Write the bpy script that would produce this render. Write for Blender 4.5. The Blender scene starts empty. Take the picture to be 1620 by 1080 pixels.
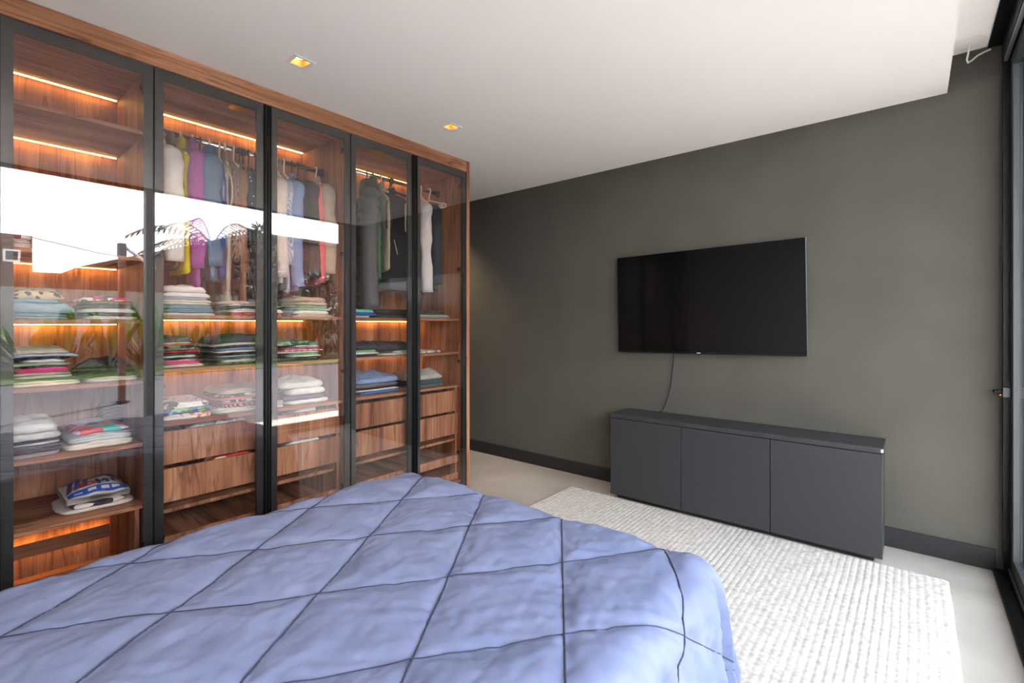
import bpy, bmesh, math, random
from mathutils import Vector, Matrix, noise
random.seed(7)
S = bpy.context.scene
COL = S.collection
PI = math.pi

# ------------------------------------------------------------------ camera
# world: wardrobe front plane X=0, TV wall plane Y=0, floor Z=0 (metres)
FPX, PCX, PCY = 766.0, 810.0, 513.5
CAM = (2.714, -3.63, 1.308)
YAW = math.radians(39.66)
cd = bpy.data.cameras.new('camera'); co = bpy.data.objects.new('camera', cd); COL.objects.link(co)
co.location = CAM
co.rotation_euler = (PI/2, 0, YAW)
cd.sensor_fit = 'HORIZONTAL'; cd.sensor_width = 36.0
cd.lens = 36.0*FPX/1620.0
cd.shift_y = -(540.0-PCY)/1620.0
cd.clip_start = 0.02; cd.clip_end = 300
S.camera = co
_F = (-math.sin(YAW), math.cos(YAW)); _R = (math.cos(YAW), math.sin(YAW))
def yat(px, X):
    """world Y seen at image column px on the vertical plane at X"""
    u = (px-PCX)/FPX
    dx = _F[0]+u*_R[0]; dy = _F[1]+u*_R[1]
    return CAM[1]+dy*(X-CAM[0])/dx

# ------------------------------------------------------------------ world light
W = bpy.data.worlds.new('world'); S.world = W; W.use_nodes = True
wn = W.node_tree.nodes; wl = W.node_tree.links
bg = wn['Background']
tc = wn.new('ShaderNodeTexCoord'); sx = wn.new('ShaderNodeSeparateXYZ')
cr = wn.new('ShaderNodeValToRGB')
wl.new(tc.outputs['Generated'], sx.inputs[0]); wl.new(sx.outputs['Z'], cr.inputs['Fac'])
cr.color_ramp.elements[0].position = 0.0; cr.color_ramp.elements[0].color = (0.96, 0.98, 1.0, 1)
cr.color_ramp.elements[1].position = 0.9; cr.color_ramp.elements[1].color = (0.86, 0.93, 1.0, 1)
wl.new(cr.outputs['Color'], bg.inputs['Color'])
bg.inputs['Strength'].default_value = 10.5
sl = bpy.data.lights.new('sun', 'SUN'); sl.energy = 38.0; sl.angle = math.radians(1.5); sl.color = (1.0, 0.96, 0.90)
so = bpy.data.objects.new('sun', sl); COL.objects.link(so)
so.rotation_euler = Vector((0.6*0.643, 0.8*0.643, 0.766)).to_track_quat('Z', 'Y').to_euler()
# portal in the glazed opening (guides sampling only)
pl = bpy.data.lights.new('window_portal', 'AREA'); pl.shape = 'RECTANGLE'; pl.size = 4.4; pl.size_y = 2.7
pl.cycles.is_portal = True
po = bpy.data.objects.new('window_portal', pl); COL.objects.link(po)
po.location = (3.24, -2.2, 1.36)
po.rotation_euler = Matrix(((0,0,1),(1,0,0),(0,1,0))).to_euler()   # light -Z axis -> -X

S.view_settings.view_transform = 'Standard'
S.view_settings.look = 'None'
S.view_settings.gamma = 1.0
S.view_settings.use_curve_mapping = False
S.view_settings.exposure = 0.42
try:
    S.cycles.max_bounces = 10; S.cycles.diffuse_bounces = 7; S.cycles.glossy_bounces = 4
    S.cycles.transparent_max_bounces = 16; S.cycles.transmission_bounces = 8
    S.cycles.sample_clamp_indirect = 10.0
    S.cycles.caustics_reflective = False; S.cycles.caustics_refractive = False
except Exception:
    pass

# ------------------------------------------------------------------ materials
def lin(h):
    h = h.lstrip('#'); o = []
    for i in (0, 2, 4):
        c = int(h[i:i+2], 16)/255.0
        o.append(c/12.92 if c <= 0.04045 else ((c+0.055)/1.055)**2.4)
    return (o[0], o[1], o[2], 1.0)
MATS = {}
def newmat(name):
    m = bpy.data.materials.new(name); m.use_nodes = True
    nt = m.node_tree; b = nt.nodes['Principled BSDF']
    return m, nt, b
def nn(nt, t, **kw):
    n = nt.nodes.new(t)
    for k, v in kw.items(): setattr(n, k, v)
    return n
def plain(name, col, rough=0.6, metal=0.0, spec=0.5, bump=0.0, bscale=200.0, emit=None, estr=0.0):
    if name in MATS: return MATS[name]
    m, nt, b = newmat(name)
    if isinstance(col, str): col = lin(col)
    b.inputs['Base Color'].default_value = col
    b.inputs['Roughness'].default_value = rough; b.inputs['Metallic'].default_value = metal
    b.inputs['Specular IOR Level'].default_value = spec
    if emit is not None:
        b.inputs['Emission Color'].default_value = emit; b.inputs['Emission Strength'].default_value = estr
    g = nn(nt, 'ShaderNodeNewGeometry'); n = nn(nt, 'ShaderNodeTexNoise')
    n.inputs['Scale'].default_value = bscale; nt.links.new(g.outputs['Position'], n.inputs['Vector'])
    if bump > 0:
        bp = nn(nt, 'ShaderNodeBump'); bp.inputs['Strength'].default_value = bump; bp.inputs['Distance'].default_value = 0.002
        nt.links.new(n.outputs['Fac'], bp.inputs['Height']); nt.links.new(bp.outputs['Normal'], b.inputs['Normal'])
    MATS[name] = m; return m

def ramp(nt, stops):
    r = nn(nt, 'ShaderNodeValToRGB'); e = r.color_ramp.elements
    while len(e) < len(stops): e.new(0.5)
    for i, (p, c) in enumerate(stops):
        e[i].position = p; e[i].color = c if not isinstance(c, str) else lin(c)
    return r
def wood(axis):
    """walnut veneer, grain running along the given axis"""
    key = 'walnut_grain_'+axis
    if key in MATS: return MATS[key]
    m, nt, b = newmat(key); L = nt.links
    g = nn(nt, 'ShaderNodeNewGeometry'); oi = nn(nt, 'ShaderNodeObjectInfo')
    ad = nn(nt, 'ShaderNodeVectorMath', operation='MULTIPLY_ADD')
    cb = nn(nt, 'ShaderNodeCombineXYZ')
    for i in range(3): L.new(oi.outputs['Random'], cb.inputs[i])
    ad.inputs[1].default_value = (7.3, 11.7, 5.1)
    L.new(cb.outputs[0], ad.inputs[0]); L.new(g.outputs['Position'], ad.inputs[2])
    def stretched(k):
        mp = nn(nt, 'ShaderNodeMapping')
        sc = [1.0, 1.0, 1.0]; sc['XYZ'.index(axis)] = k
        mp.inputs['Scale'].default_value = sc; L.new(ad.outputs[0], mp.inputs['Vector']); return mp
    m1 = stretched(0.10); m2 = stretched(0.02); m3 = stretched(0.06)
    n1 = nn(nt, 'ShaderNodeTexNoise'); n1.inputs['Scale'].default_value = 9; n1.inputs['Detail'].default_value = 3; n1.inputs['Distortion'].default_value = 0.6
    n2 = nn(nt, 'ShaderNodeTexNoise'); n2.inputs['Scale'].default_value = 140; n2.inputs['Detail'].default_value = 2
    n3 = nn(nt, 'ShaderNodeTexNoise'); n3.inputs['Scale'].default_value = 16; n3.inputs['Detail'].default_value = 2; n3.inputs['Distortion'].default_value = 0.8
    L.new(m1.outputs[0], n1.inputs['Vector']); L.new(m2.outputs[0], n2.inputs['Vector']); L.new(m3.outputs[0], n3.inputs['Vector'])
    r1 = ramp(nt, [(0.30, '#7b4f3b'), (0.45, '#9c6c52'), (0.55, '#ac7b5e'), (0.70, '#c69577')])
    L.new(n1.outputs['Fac'], r1.inputs['Fac'])
    r3 = ramp(nt, [(0.40, (1, 1, 1, 1)), (0.465, (0.42, 0.38, 0.36, 1)), (0.485, (1, 1, 1, 1)), (0.60, (1, 1, 1, 1)), (0.625, (0.62, 0.58, 0.55, 1)), (0.65, (1, 1, 1, 1))])
    L.new(n3.outputs['Fac'], r3.inputs['Fac'])
    r2 = ramp(nt, [(0.3, (0.82, 0.80, 0.78, 1)), (0.65, (1.06, 1.06, 1.06, 1))]); L.new(n2.outputs['Fac'], r2.inputs['Fac'])
    a1 = nn(nt, 'ShaderNodeMix', data_type='RGBA', blend_type='MULTIPLY'); a1.inputs[0].default_value = 0.8
    L.new(r1.outputs[0], a1.inputs[6]); L.new(r3.outputs[0], a1.inputs[7])
    a2 = nn(nt, 'ShaderNodeMix', data_type='RGBA', blend_type='MULTIPLY'); a2.inputs[0].default_value = 1.0
    L.new(a1.outputs[2], a2.inputs[6]); L.new(r2.outputs[0], a2.inputs[7])
    L.new(a2.outputs[2], b.inputs['Base Color'])
    b.inputs['Roughness'].default_value = 0.55; b.inputs['Specular IOR Level'].default_value = 0.18
    bp = nn(nt, 'ShaderNodeBump'); bp.inputs['Strength'].default_value = 0.08; bp.inputs['Distance'].default_value = 0.002
    L.new(n2.outputs['Fac'], bp.inputs['Height']); L.new(bp.outputs['Normal'], b.inputs['Normal'])
    MATS[key] = m; return m

def thin_glass(name, tint, r0=0.043):
    if name in MATS: return MATS[name]
    m = bpy.data.materials.new(name); m.use_nodes = True; nt = m.node_tree
    nt.nodes.clear(); L = nt.links
    out = nn(nt, 'ShaderNodeOutputMaterial'); mx = nn(nt, 'ShaderNodeMixShader')
    tr = nn(nt, 'ShaderNodeBsdfTransparent'); tr.inputs[0].default_value = tint
    gl = nn(nt, 'ShaderNodeBsdfGlossy'); gl.inputs['Roughness'].default_value = 0.0; gl.inputs['Color'].default_value = (1, 1, 1, 1)
    lw = nn(nt, 'ShaderNodeLayerWeight'); lw.inputs['Blend'].default_value = 0.5
    pw = nn(nt, 'ShaderNodeMath', operation='POWER'); pw.inputs[1].default_value = 5.0
    mu = nn(nt, 'ShaderNodeMath', operation='MULTIPLY_ADD', use_clamp=True); mu.inputs[1].default_value = 1-r0; mu.inputs[2].default_value = r0
    L.new(lw.outputs['Facing'], pw.inputs[0]); L.new(pw.outputs[0], mu.inputs[0]); L.new(mu.outputs[0], mx.inputs[0])
    L.new(tr.outputs[0], mx.inputs[1]); L.new(gl.outputs[0], mx.inputs[2]); L.new(mx.outputs[0], out.inputs[0])
    MATS[name] = m; return m

def cloth(c1, pat='plain', c2=None, c3=None, scale=1.0, rough=0.9):
    key = 'cloth_%s_%s_%s_%s_%.1f' % (c1, pat, c2, c3, scale)
    if key in MATS: return MATS[key]
    m, nt, b = newmat(key); L = nt.links
    g = nn(nt, 'ShaderNodeNewGeometry')
    A = lin(c1); B = lin(c2 or c1); C = lin(c3 or c2 or c1)
    col = None
    def setr(stops, fac, const=False):
        r = ramp(nt, stops)
        if const: r.color_ramp.interpolation = 'CONSTANT'
        L.new(fac, r.inputs['Fac']); return r.outputs[0]
    if pat == 'plain':
        n = nn(nt, 'ShaderNodeTexNoise'); n.inputs['Scale'].default_value = 22
        L.new(g.outputs['Position'], n.inputs['Vector'])
        d = tuple(x*0.86 for x in A[:3])+(1,)
        col = setr([(0.3, d), (0.7, A)], n.outputs['Fac'])
    elif pat == 'heather':
        n = nn(nt, 'ShaderNodeTexNoise'); n.inputs['Scale'].default_value = 260
        L.new(g.outputs['Position'], n.inputs['Vector']); col = setr([(0.35, A), (0.65, B)], n.outputs['Fac'])
    elif pat in ('stripesY', 'stripesZ', 'stripesX', 'diag'):
        w = nn(nt, 'ShaderNodeTexWave'); w.inputs['Scale'].default_value = 30*scale; w.inputs['Distortion'].default_value = 0.6; w.inputs['Detail'].default_value = 1
        w.bands_direction = {'stripesY': 'Y', 'stripesZ': 'Z', 'stripesX': 'X', 'diag': 'DIAGONAL'}[pat]
        L.new(g.outputs['Position'], w.inputs['Vector']); col = setr([(0.42, A), (0.58, B)], w.outputs['Fac'])
    elif pat == 'leopard':
        v = nn(nt, 'ShaderNodeTexVoronoi'); v.inputs['Scale'].default_value = 38*scale
        n = nn(nt, 'ShaderNodeTexNoise'); n.inputs['Scale'].default_value = 30
        mx = nn(nt, 'ShaderNodeVectorMath', operation='MULTIPLY_ADD'); mx.inputs[1].default_value = (0.03, 0.03, 0.03)
        L.new(g.outputs['Position'], n.inputs['Vector']); L.new(n.outputs['Color'], mx.inputs[0]); L.new(g.outputs['Position'], mx.inputs[2])
        L.new(mx.outputs[0], v.inputs['Vector'])
        col = setr([(0.0, C), (0.18, B), (0.38, B), (0.42, A)], v.outputs['Distance'])
    elif pat == 'dots':
        v = nn(nt, 'ShaderNodeTexVoronoi'); v.inputs['Scale'].default_value = 26*scale
        L.new(g.outputs['Position'], v.inputs['Vector']); col = setr([(0.13, B), (0.17, A)], v.outputs['Distance'])
    elif pat in ('floral', 'patch'):
        v = nn(nt, 'ShaderNodeTexVoronoi'); v.inputs['Scale'].default_value = (34 if pat == 'floral' else 13)*scale
        if pat == 'floral':
            n = nn(nt, 'ShaderNodeTexNoise'); n.inputs['Scale'].default_value = 25
            mx = nn(nt, 'ShaderNodeVectorMath', operation='MULTIPLY_ADD'); mx.inputs[1].default_value = (0.06, 0.06, 0.06)
            L.new(g.outputs['Position'], n.inputs['Vector']); L.new(n.outputs['Color'], mx.inputs[0]); L.new(g.outputs['Position'], mx.inputs[2])
            L.new(mx.outputs[0], v.inputs['Vector'])
        else:
            L.new(g.outputs['Position'], v.inputs['Vector'])
        s = nn(nt, 'ShaderNodeSeparateColor'); L.new(v.outputs['Color'], s.inputs[0])
        if pat == 'floral':
            col = setr([(0.0, A), (0.5, B), (0.76, C)], s.outputs[0], True)
        else:
            col = setr([(0.0, '#e9e4ea'), (0.30, '#e0656f'), (0.45, '#e7d9ee'), (0.58, '#f0a02c'), (0.70, '#6e78b4'), (0.82, '#58c9bd')], s.outputs[0], True)
    elif pat == 'check':
        outs = []
        for d in 'YZ':
            w = nn(nt, 'ShaderNodeTexWave'); w.inputs['Scale'].default_value = 26*scale; w.bands_direction = d
            L.new(g.outputs['Position'], w.inputs['Vector']); outs.append(w.outputs['Fac'])
        w2 = nn(nt, 'ShaderNodeTexWave'); w2.inputs['Scale'].default_value = 9*scale; w2.bands_direction = 'Y'
        L.new(g.outputs['Position'], w2.inputs['Vector'])
        r = setr([(0.3, A), (0.6, B), (0.8, C)], outs[0]); r2 = setr([(0.3, A), (0.7, B)], w2.outputs['Fac'])
        mm = nn(nt, 'ShaderNodeMix', data_type='RGBA'); L.new(outs[1], mm.inputs[0]); L.new(r, mm.inputs[6]); L.new(r2, mm.inputs[7]); col = mm.outputs[2]
    L.new(col, b.inputs['Base Color'])
    b.inputs['Roughness'].default_value = rough; b.inputs['Specular IOR Level'].default_value = 0.25
    nb = nn(nt, 'ShaderNodeTexNoise'); nb.inputs['Scale'].default_value = 60; nb.inputs['Detail'].default_value = 4
    L.new(g.outputs['Position'], nb.inputs['Vector'])
    bp = nn(nt, 'ShaderNodeBump'); bp.inputs['Strength'].default_value = 0.35; bp.inputs['Distance'].default_value = 0.006
    L.new(nb.outputs['Fac'], bp.inputs['Height']); L.new(bp.outputs['Normal'], b.inputs['Normal'])
    MATS[key] = m; return m

def noisy(name, stops, scale, detail=4, rough=0.8, bump=0.1, bdist=0.003, dist=0.0, spec=0.4, stretch=(1, 1, 1)):
    if name in MATS: return MATS[name]
    m, nt, b = newmat(name); L = nt.links
    g = nn(nt, 'ShaderNodeNewGeometry'); mp = nn(nt, 'ShaderNodeMapping'); mp.inputs['Scale'].default_value = stretch
    n = nn(nt, 'ShaderNodeTexNoise'); n.inputs['Scale'].default_value = scale; n.inputs['Detail'].default_value = detail; n.inputs['Distortion'].default_value = dist
    L.new(g.outputs['Position'], mp.inputs['Vector']); L.new(mp.outputs[0], n.inputs['Vector'])
    r = ramp(nt, stops); L.new(n.outputs['Fac'], r.inputs['Fac']); L.new(r.outputs[0], b.inputs['Base Color'])
    b.inputs['Roughness'].default_value = rough; b.inputs['Specular IOR Level'].default_value = spec
    if bump:
        bp = nn(nt, 'ShaderNodeBump'); bp.inputs['Strength'].default_value = bump; bp.inputs['Distance'].default_value = bdist
        n2 = nn(nt, 'ShaderNodeTexNoise'); n2.inputs['Scale'].default_value = scale*8; n2.inputs['Detail'].default_value = 3
        L.new(mp.outputs[0], n2.inputs['Vector'])
        L.new(n2.outputs['Fac'], bp.inputs['Height']); L.new(bp.outputs['Normal'], b.inputs['Normal'])
    MATS[name] = m; return m

M_CEIL = plain('ceiling_paint', '#f3f0ed', 0.95, spec=0.2, bump=0.05, bscale=300)
M_WALL = noisy('charcoal_wall_paint', [(0.3, '#4e4c46'), (0.7, '#54524c')], 3.0, rough=0.75, bump=0.04, spec=0.3)
M_WALLW = plain('pale_wall_paint', '#e6e2dc', 0.9, spec=0.2)
M_BASE = plain('black_baseboard', '#1f2022', 0.5, bump=0.03)
M_BLACK = plain('black_anodised_metal', '#1a1b1d', 0.35, metal=0.6)
M_FRAME = plain('charcoal_door_frame', '#26282a', 0.4, spec=0.5)
M_ALU = plain('grey_aluminium', '#b4b8ba', 0.35, metal=0.9)
M_ALUD = plain('dark_aluminium', '#4e5356', 0.38, metal=0.7)
M_CHROME = plain('chrome', '#d8d8d8', 0.12, metal=1.0)
M_GLASSW = thin_glass('smoked_wardrobe_glass', (0.95, 0.93, 0.92, 1), 0.06)
M_GLASS = thin_glass('clear_window_glass', (0.99, 0.99, 0.99, 1), 0.043)
M_FILM = thin_glass('clear_plastic_film', (0.98, 0.98, 0.99, 1), 0.10)
M_TILE = noisy('cement_look_tile', [(0.30, '#94918d'), (0.5, '#a19e9a'), (0.72, '#adaaa6')], 1.6, detail=8, rough=0.38, bump=0.02, dist=0.8, spec=0.4)
M_GROUT = plain('grout', '#8f8a83', 0.9)
M_CAB = plain('black_lacquer', '#2f3033', 0.5, spec=0.4, bump=0.02, bscale=900)
M_WHITEP = plain('white_plastic', '#e9e7e2', 0.4)
M_BLACKP = plain('black_plastic', '#17181a', 0.45)
M_RUBBER = plain('black_rubber', '#0e0e0f', 0.7)
M_LED = plain('warm_led_strip', (1.0, 0.45, 0.10, 1), 0.5, emit=(1.0, 0.52, 0.12, 1), estr=20.0)
M_LAMP = plain('warm_lamp_disc', (1, 0.8, 0.5, 1), 0.5, emit=(1.0, 0.60, 0.22, 1), estr=24.0)
M_LAMPIN = plain('lamp_reflector', '#8a6a40', 0.5)

# ------------------------------------------------------------------ object helpers
WL = {}
def empty(name, loc, label, cat, group=None, kind=None, rot=(0, 0, 0)):
    o = bpy.data.objects.new(name, None); COL.objects.link(o); o.location = loc; o.rotation_euler = rot
    o.empty_display_size = 0.05
    WL[o] = Vector(loc)
    tag(o, label, cat, group, kind); return o
def tag(o, label=None, cat=None, group=None, kind=None):
    if label: o['label'] = label
    if cat: o['category'] = cat
    if group: o['group'] = group
    if kind: o['kind'] = kind
    return o
def obj(name, data, mat, parent=None, smooth=False, label=None, cat=None, group=None, kind=None, base=False):
    """data = (verts, faces) in world coordinates; becomes ONE mesh object with its origin at its own middle"""
    vs, fs = data
    mn = [min(v[i] for v in vs) for i in range(3)]; mxx = [max(v[i] for v in vs) for i in range(3)]
    c = Vector(((mn[0]+mxx[0])/2, (mn[1]+mxx[1])/2, mn[2] if parent is None else (mn[2]+mxx[2])/2))
    me = bpy.data.meshes.new(name)
    me.from_pydata([(v[0]-c.x, v[1]-c.y, v[2]-c.z) for v in vs], [], fs); me.update()
    if smooth: me.polygons.foreach_set('use_smooth', [True]*len(me.polygons))
    me.materials.append(mat)
    o = bpy.data.objects.new(name, me); COL.objects.link(o)
    if parent is not None:
        o.parent = parent; o.location = c-WL[parent]
    else: o.location = c
    WL[o] = c
    return tag(o, label, cat, group, kind)
def merge(*ds):
    V, Fc = [], []
    for v, f in ds:
        n = len(V); V.extend(v); Fc.extend([tuple(i+n for i in q) for q in f])
    return V, Fc
def box(x0, x1, y0, y1, z0, z1, bev=0.0):
    x0, x1 = sorted((x0, x1)); y0, y1 = sorted((y0, y1)); z0, z1 = sorted((z0, z1))
    if bev <= 0:
        v = [(x, y, z) for x in (x0, x1) for y in (y0, y1) for z in (z0, z1)]
        f = [(0, 1, 3, 2), (4, 6, 7, 5), (0, 4, 5, 1), (2, 3, 7, 6), (0, 2, 6, 4), (1, 5, 7, 3)]
        return v, f
    bm = bmesh.new(); r = bmesh.ops.create_cube(bm, size=1.0)
    for v in bm.verts:
        v.co = ((x0+x1)/2+v.co.x*(x1-x0), (y0+y1)/2+v.co.y*(y1-y0), (z0+z1)/2+v.co.z*(z1-z0))
    bmesh.ops.bevel(bm, geom=list(bm.edges), offset=min(bev, 0.45*min(x1-x0, y1-y0, z1-z0)), segments=1, affect='EDGES')
    bm.verts.index_update()
    d = [tuple(v.co) for v in bm.verts], [tuple(v.index for v in f.verts) for f in bm.faces]
    bm.free(); return d
def tube(pts, r, n=10, caps=True):
    """r: number or list of radii or list of (ra, rb)"""
    P = [Vector(p) for p in pts]; V = []; Fc = []
    up = Vector((0, 0, 1))
    prev = None
    for i, p in enumerate(P):
        t = (P[min(i+1, len(P)-1)]-P[max(i-1, 0)])
        t = t.normalized() if t.length > 1e-9 else Vector((0, 0, 1))
        if prev is None:
            a = t.cross(up)
            if a.length < 1e-3: a = t.cross(Vector((0, 1, 0)))
            a.normalize()
        else:
            a = prev-t*prev.dot(t)
            a = a.normalized() if a.length > 1e-6 else t.orthogonal().normalized()
        prev = a; b = t.cross(a)
        rr = r[i] if isinstance(r, (list, tuple)) else r
        ra, rb = rr if isinstance(rr, (list, tuple)) else (rr, rr)
        for k in range(n):
            th = 2*PI*k/n; V.append(tuple(p+a*(ra*math.cos(th))+b*(rb*math.sin(th))))
    for i in range(len(P)-1):
        for k in range(n):
            Fc.append((i*n+k, i*n+(k+1) % n, (i+1)*n+(k+1) % n, (i+1)*n+k))
    if caps:
        Fc.append(tuple(reversed(range(n)))); Fc.append(tuple(range((len(P)-1)*n, len(P)*n)))
    return V, Fc
def xf(d, M):
    return [tuple(M @ Vector(v)) for v in d[0]], d[1]
def disc(cx, cy, z0, z1, r, n=32, r1=None):
    r1 = r if r1 is None else r1
    V = [(cx+r*math.cos(2*PI*k/n), cy+r*math.sin(2*PI*k/n), z0) for k in range(n)]+[(cx+r1*math.cos(2*PI*k/n), cy+r1*math.sin(2*PI*k/n), z1) for k in range(n)]
    Fc = [(k, (k+1) % n, n+(k+1) % n, n+k) for k in range(n)]+[tuple(reversed(range(n))), tuple(range(n, 2*n))]
    return V, Fc
def struct(name, d, mat, label=None, cat=None, parent=None):
    return obj(name, d, mat, parent, label=label, cat=cat, kind='structure' if parent is None else None)

# ------------------------------------------------------------------ room shell
H = 2.60; HR = 2.80; YB = -4.45; XP = -2.1; XW = 3.04; YC = -0.883
struct('wall_front', box(XP-0.1, 3.42, 0.0, 0.2, -0.02, 3.0), M_WALL, 'dark charcoal painted wall behind the mounted television', 'wall')
struct('wall_back', box(XP-0.1, 3.2, YB-0.15, YB, -0.02, 3.0), M_WALLW, 'pale wall behind the head of the bed', 'wall')
struct('wall_left', box(-0.74, -0.64, YB, YC-0.12, -0.02, 3.0), M_WALLW, 'pale wall the walnut wardrobe backs onto', 'wall')
struct('wall_passage_side', box(XP, -0.62, YC-0.115, YC-0.005, -0.02, 3.0), M_WALL, 'dark side wall of the passage past the wardrobe', 'wall')
struct('wall_passage_end', box(XP-0.1, XP, YC-0.11, 0.0, -0.02, 3.0), M_WALL, 'dark wall closing the passage past the wardrobe', 'wall')
_hx = [XP, 0.39-0.037, 0.39+0.037, 2.859]; _hy = [YB, -3.47-0.037, -3.47+0.037, -2.46-0.037, -2.46+0.037, -1.45-0.037, -1.45+0.037, 0.0]
_hx[0] = -0.45
_pq = [XP, -1.2-0.037, -1.2+0.037, -0.45]; _pr = [YB, -0.44-0.037, -0.44+0.037, 0.0]
_cb = [box(_pq[i], _pq[i+1], _pr[j], _pr[j+1], H, HR) for i in range(3) for j in range(3) if not (i == 1 and j == 1)]
_cb += [box(_hx[i], _hx[i+1], _hy[j], _hy[j+1], H, HR) for i in range(3) for j in range(7) if not (i == 1 and j in (1, 3, 5))]
struct('ceiling', merge(box(2.859, 3.02, YB, 0.0, HR, HR+0.2), *_cb), M_CEIL, 'white dropped plasterboard ceiling with recess along the glass door', 'ceiling')
def baseb(name, d, lab): struct(name, d, M_BASE, lab, 'baseboard')
baseb('baseboard_front', merge(box(XP, 3.05, -0.014, -0.0005, 0.0, 0.115, 0.003)), 'black baseboard along the charcoal television wall')
baseb('baseboard_back', box(-0.6, 3.0, YB+0.0005, YB+0.014, 0.0, 0.115, 0.003), 'black baseboard behind the bed head')
# floor slab with separate large tiles
fl = empty('floor', (0.7, -1.5, 0), 'cement-look porcelain tile floor, large format', 'floor', kind='structure')
obj('slab', box(XP, 3.06, YB, 0.0, -0.12, -0.006), M_GROUT, fl)
TX = [XP, -1.72, -0.52, 0.679, 1.879, XW]; TY = [0.0, -0.443, -1.643, -2.843, -4.043, YB]
for i in range(len(TX)-1):
    for j in range(len(TY)-1):
        if TX[i] < -0.7 and TY[j+1] < -0.9: continue
        obj('tile', box(TX[i]+0.001, TX[i+1]-0.001, TY[j+1]+0.001, TY[j]-0.001, -0.012, 0.0, 0.0008), M_TILE, fl)

# ------------------------------------------------------------------ glazed sliding doors (right-hand side)
wd = empty('window_1', (3.12, -2.2, 0), 'full-height black framed sliding glass door beside the charcoal wall', 'window', kind='structure')
obj('sill_track', merge(box(XW, 3.09, YB, -0.001, -0.1, 0.012, 0.002), box(3.09, 3.2, YB, -0.001, -0.1, 0.03, 0.002)), M_BLACK, wd)
obj('track_rib', box(3.094, 3.099, YB, -0.02, 0.03, 0.042), M_ALU, wd)
obj('header', merge(box(3.02, 3.075, YB, -0.001, 2.79, 3.0), box(3.075, 3.20, YB, -0.001, 2.70, 3.0)), M_BLACK, wd)
obj('header_rail', box(3.079, 3.093, YB, -0.03, 2.682, 2.70), M_ALU, wd)
obj('header_rail', box(3.125, 3.139, YB, -0.03, 2.682, 2.70), M_ALU, wd)
obj('jamb', box(3.076, 3.2, -0.04, -0.0005, 0.012, 2.70), M_BLACK, wd)
def panel(x0, x1, ya, yb, nm):
    w = 0.06
    obj('stile', box(x0, x1, ya, ya-w, 0.035, 2.69, 0.004), M_ALUD, wd)
    obj('stile', box(x0, x1, yb+w, yb, 0.035, 2.69, 0.004), M_ALUD, wd)
    obj('bottom_rail', box(x0, x1, ya-w, yb+w, 0.035, 0.105, 0.004), M_ALUD, wd)
    obj('top_rail', box(x0, x1, ya-w, yb+w, 2.635, 2.69, 0.004), M_ALUD, wd)
    xm = (x0+x1)/2
    obj('glass_pane', box(xm-0.003, xm+0.003, ya-w, yb+w, 0.105, 2.635), M_GLASS, wd)
panel(3.102, 3.138, -0.042, -2.26, 'a')
panel(3.150, 3.186, -2.20, YB+0.002, 'b')
hd = obj('handle_plate', box(3.070, 3.102, -0.066, -0.040, 0.93, 0.985, 0.003), M_ALUD, wd)
obj('handle_lever', merge(tube([(3.075, -0.055, 0.962), (3.040, -0.058, 0.962)], 0.006), tube([(3.042, -0.058, 0.962), (3.036, -0.095, 0.962), (3.036, -0.13, 0.962)], [0.008, 0.008, 0.006])), M_BLACK, hd, smooth=True)
obj('lock_cylinder', tube([(3.07, -0.055, 0.942), (3.056, -0.055, 0.942)], 0.006), plain('brass', '#c8933f', 0.3, metal=1.0), hd, smooth=True)

# white round cable plate and loose cable in the ceiling recess
cp = empty('cable_plate', (2.935, -0.10, HR), 'white round cable cover with a loose white cable in ceiling recess', 'cable cover')
obj('plate', disc(2.935, -0.12, HR-0.008, HR, 0.07, r1=0.072), M_WHITEP, cp, smooth=False)
obj('cable', tube([(2.945, -0.11, HR-0.006), (2.940, -0.095, HR-0.04), (2.934, -0.08, HR-0.075), (2.94, -0.07, HR-0.088), (2.955, -0.055, HR-0.075), (2.98, -0.04, HR-0.05), (3.01, -0.03, HR-0.035), (3.03, -0.03, HR-0.03)], 0.0045, 8), M_WHITEP, cp, smooth=True)

# recessed square downlights
def downlight(x, y, z, lab, cat='ceiling light', spot=26.0):
    t = empty('downlight', (x, y, z), lab, cat, group='square recessed downlights')
    a, b2 = 0.052, 0.036
    ring = []
    for (p, q, r, s) in ((-a, a, -a, -b2), (-a, a, b2, a), (-a, -b2, -b2, b2), (b2, a, -b2, b2)):
        ring.append(box(x+p, x+q, y+r, y+s, z-0.004, z-0.0003))
    obj('trim', merge(*ring), M_WHITEP, t)
    d = 0.05
    obj('reflector', merge(box(x-b2, x+b2, y-b2, y-b2+0.002, z-0.002, z+d), box(x-b2, x+b2, y+b2-0.002, y+b2, z-0.002, z+d),
        box(x-b2, x-b2+0.002, y-b2, y+b2, z-0.002, z+d), box(x+b2-0.002, x+b2, y-b2, y+b2, z-0.002, z+d), box(x-b2, x+b2, y-b2, y+b2, z+d, z+d+0.003)), M_LAMPIN, t)
    obj('lamp', disc(x, y, z+0.026, z+0.034, 0.025, 24), M_LAMP, t)
    if spot:
        l = bpy.data.lights.new('downlight_beam', 'SPOT'); l.energy = spot; l.color = (1.0, 0.74, 0.48); l.spot_size = math.radians(105); l.spot_blend = 0.8; l.shadow_soft_size = 0.02
        lo = bpy.data.objects.new('downlight_beam', l); COL.objects.link(lo); lo.location = (x, y, z-0.02)
        lo.parent = t; lo.location = (0, 0, 0.018)
downlight(0.39, -2.46, H, 'lit square recessed downlight above the wardrobe, farther from charcoal wall')
downlight(0.39, -1.45, H, 'lit square recessed downlight above the wardrobe, nearer the charcoal wall')
downlight(0.39, -3.47, H, 'added unseen fill downlight above the wardrobe, beside the bed head')  # out-of-view lamp added for warm fill, continuing the downlight row
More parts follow.
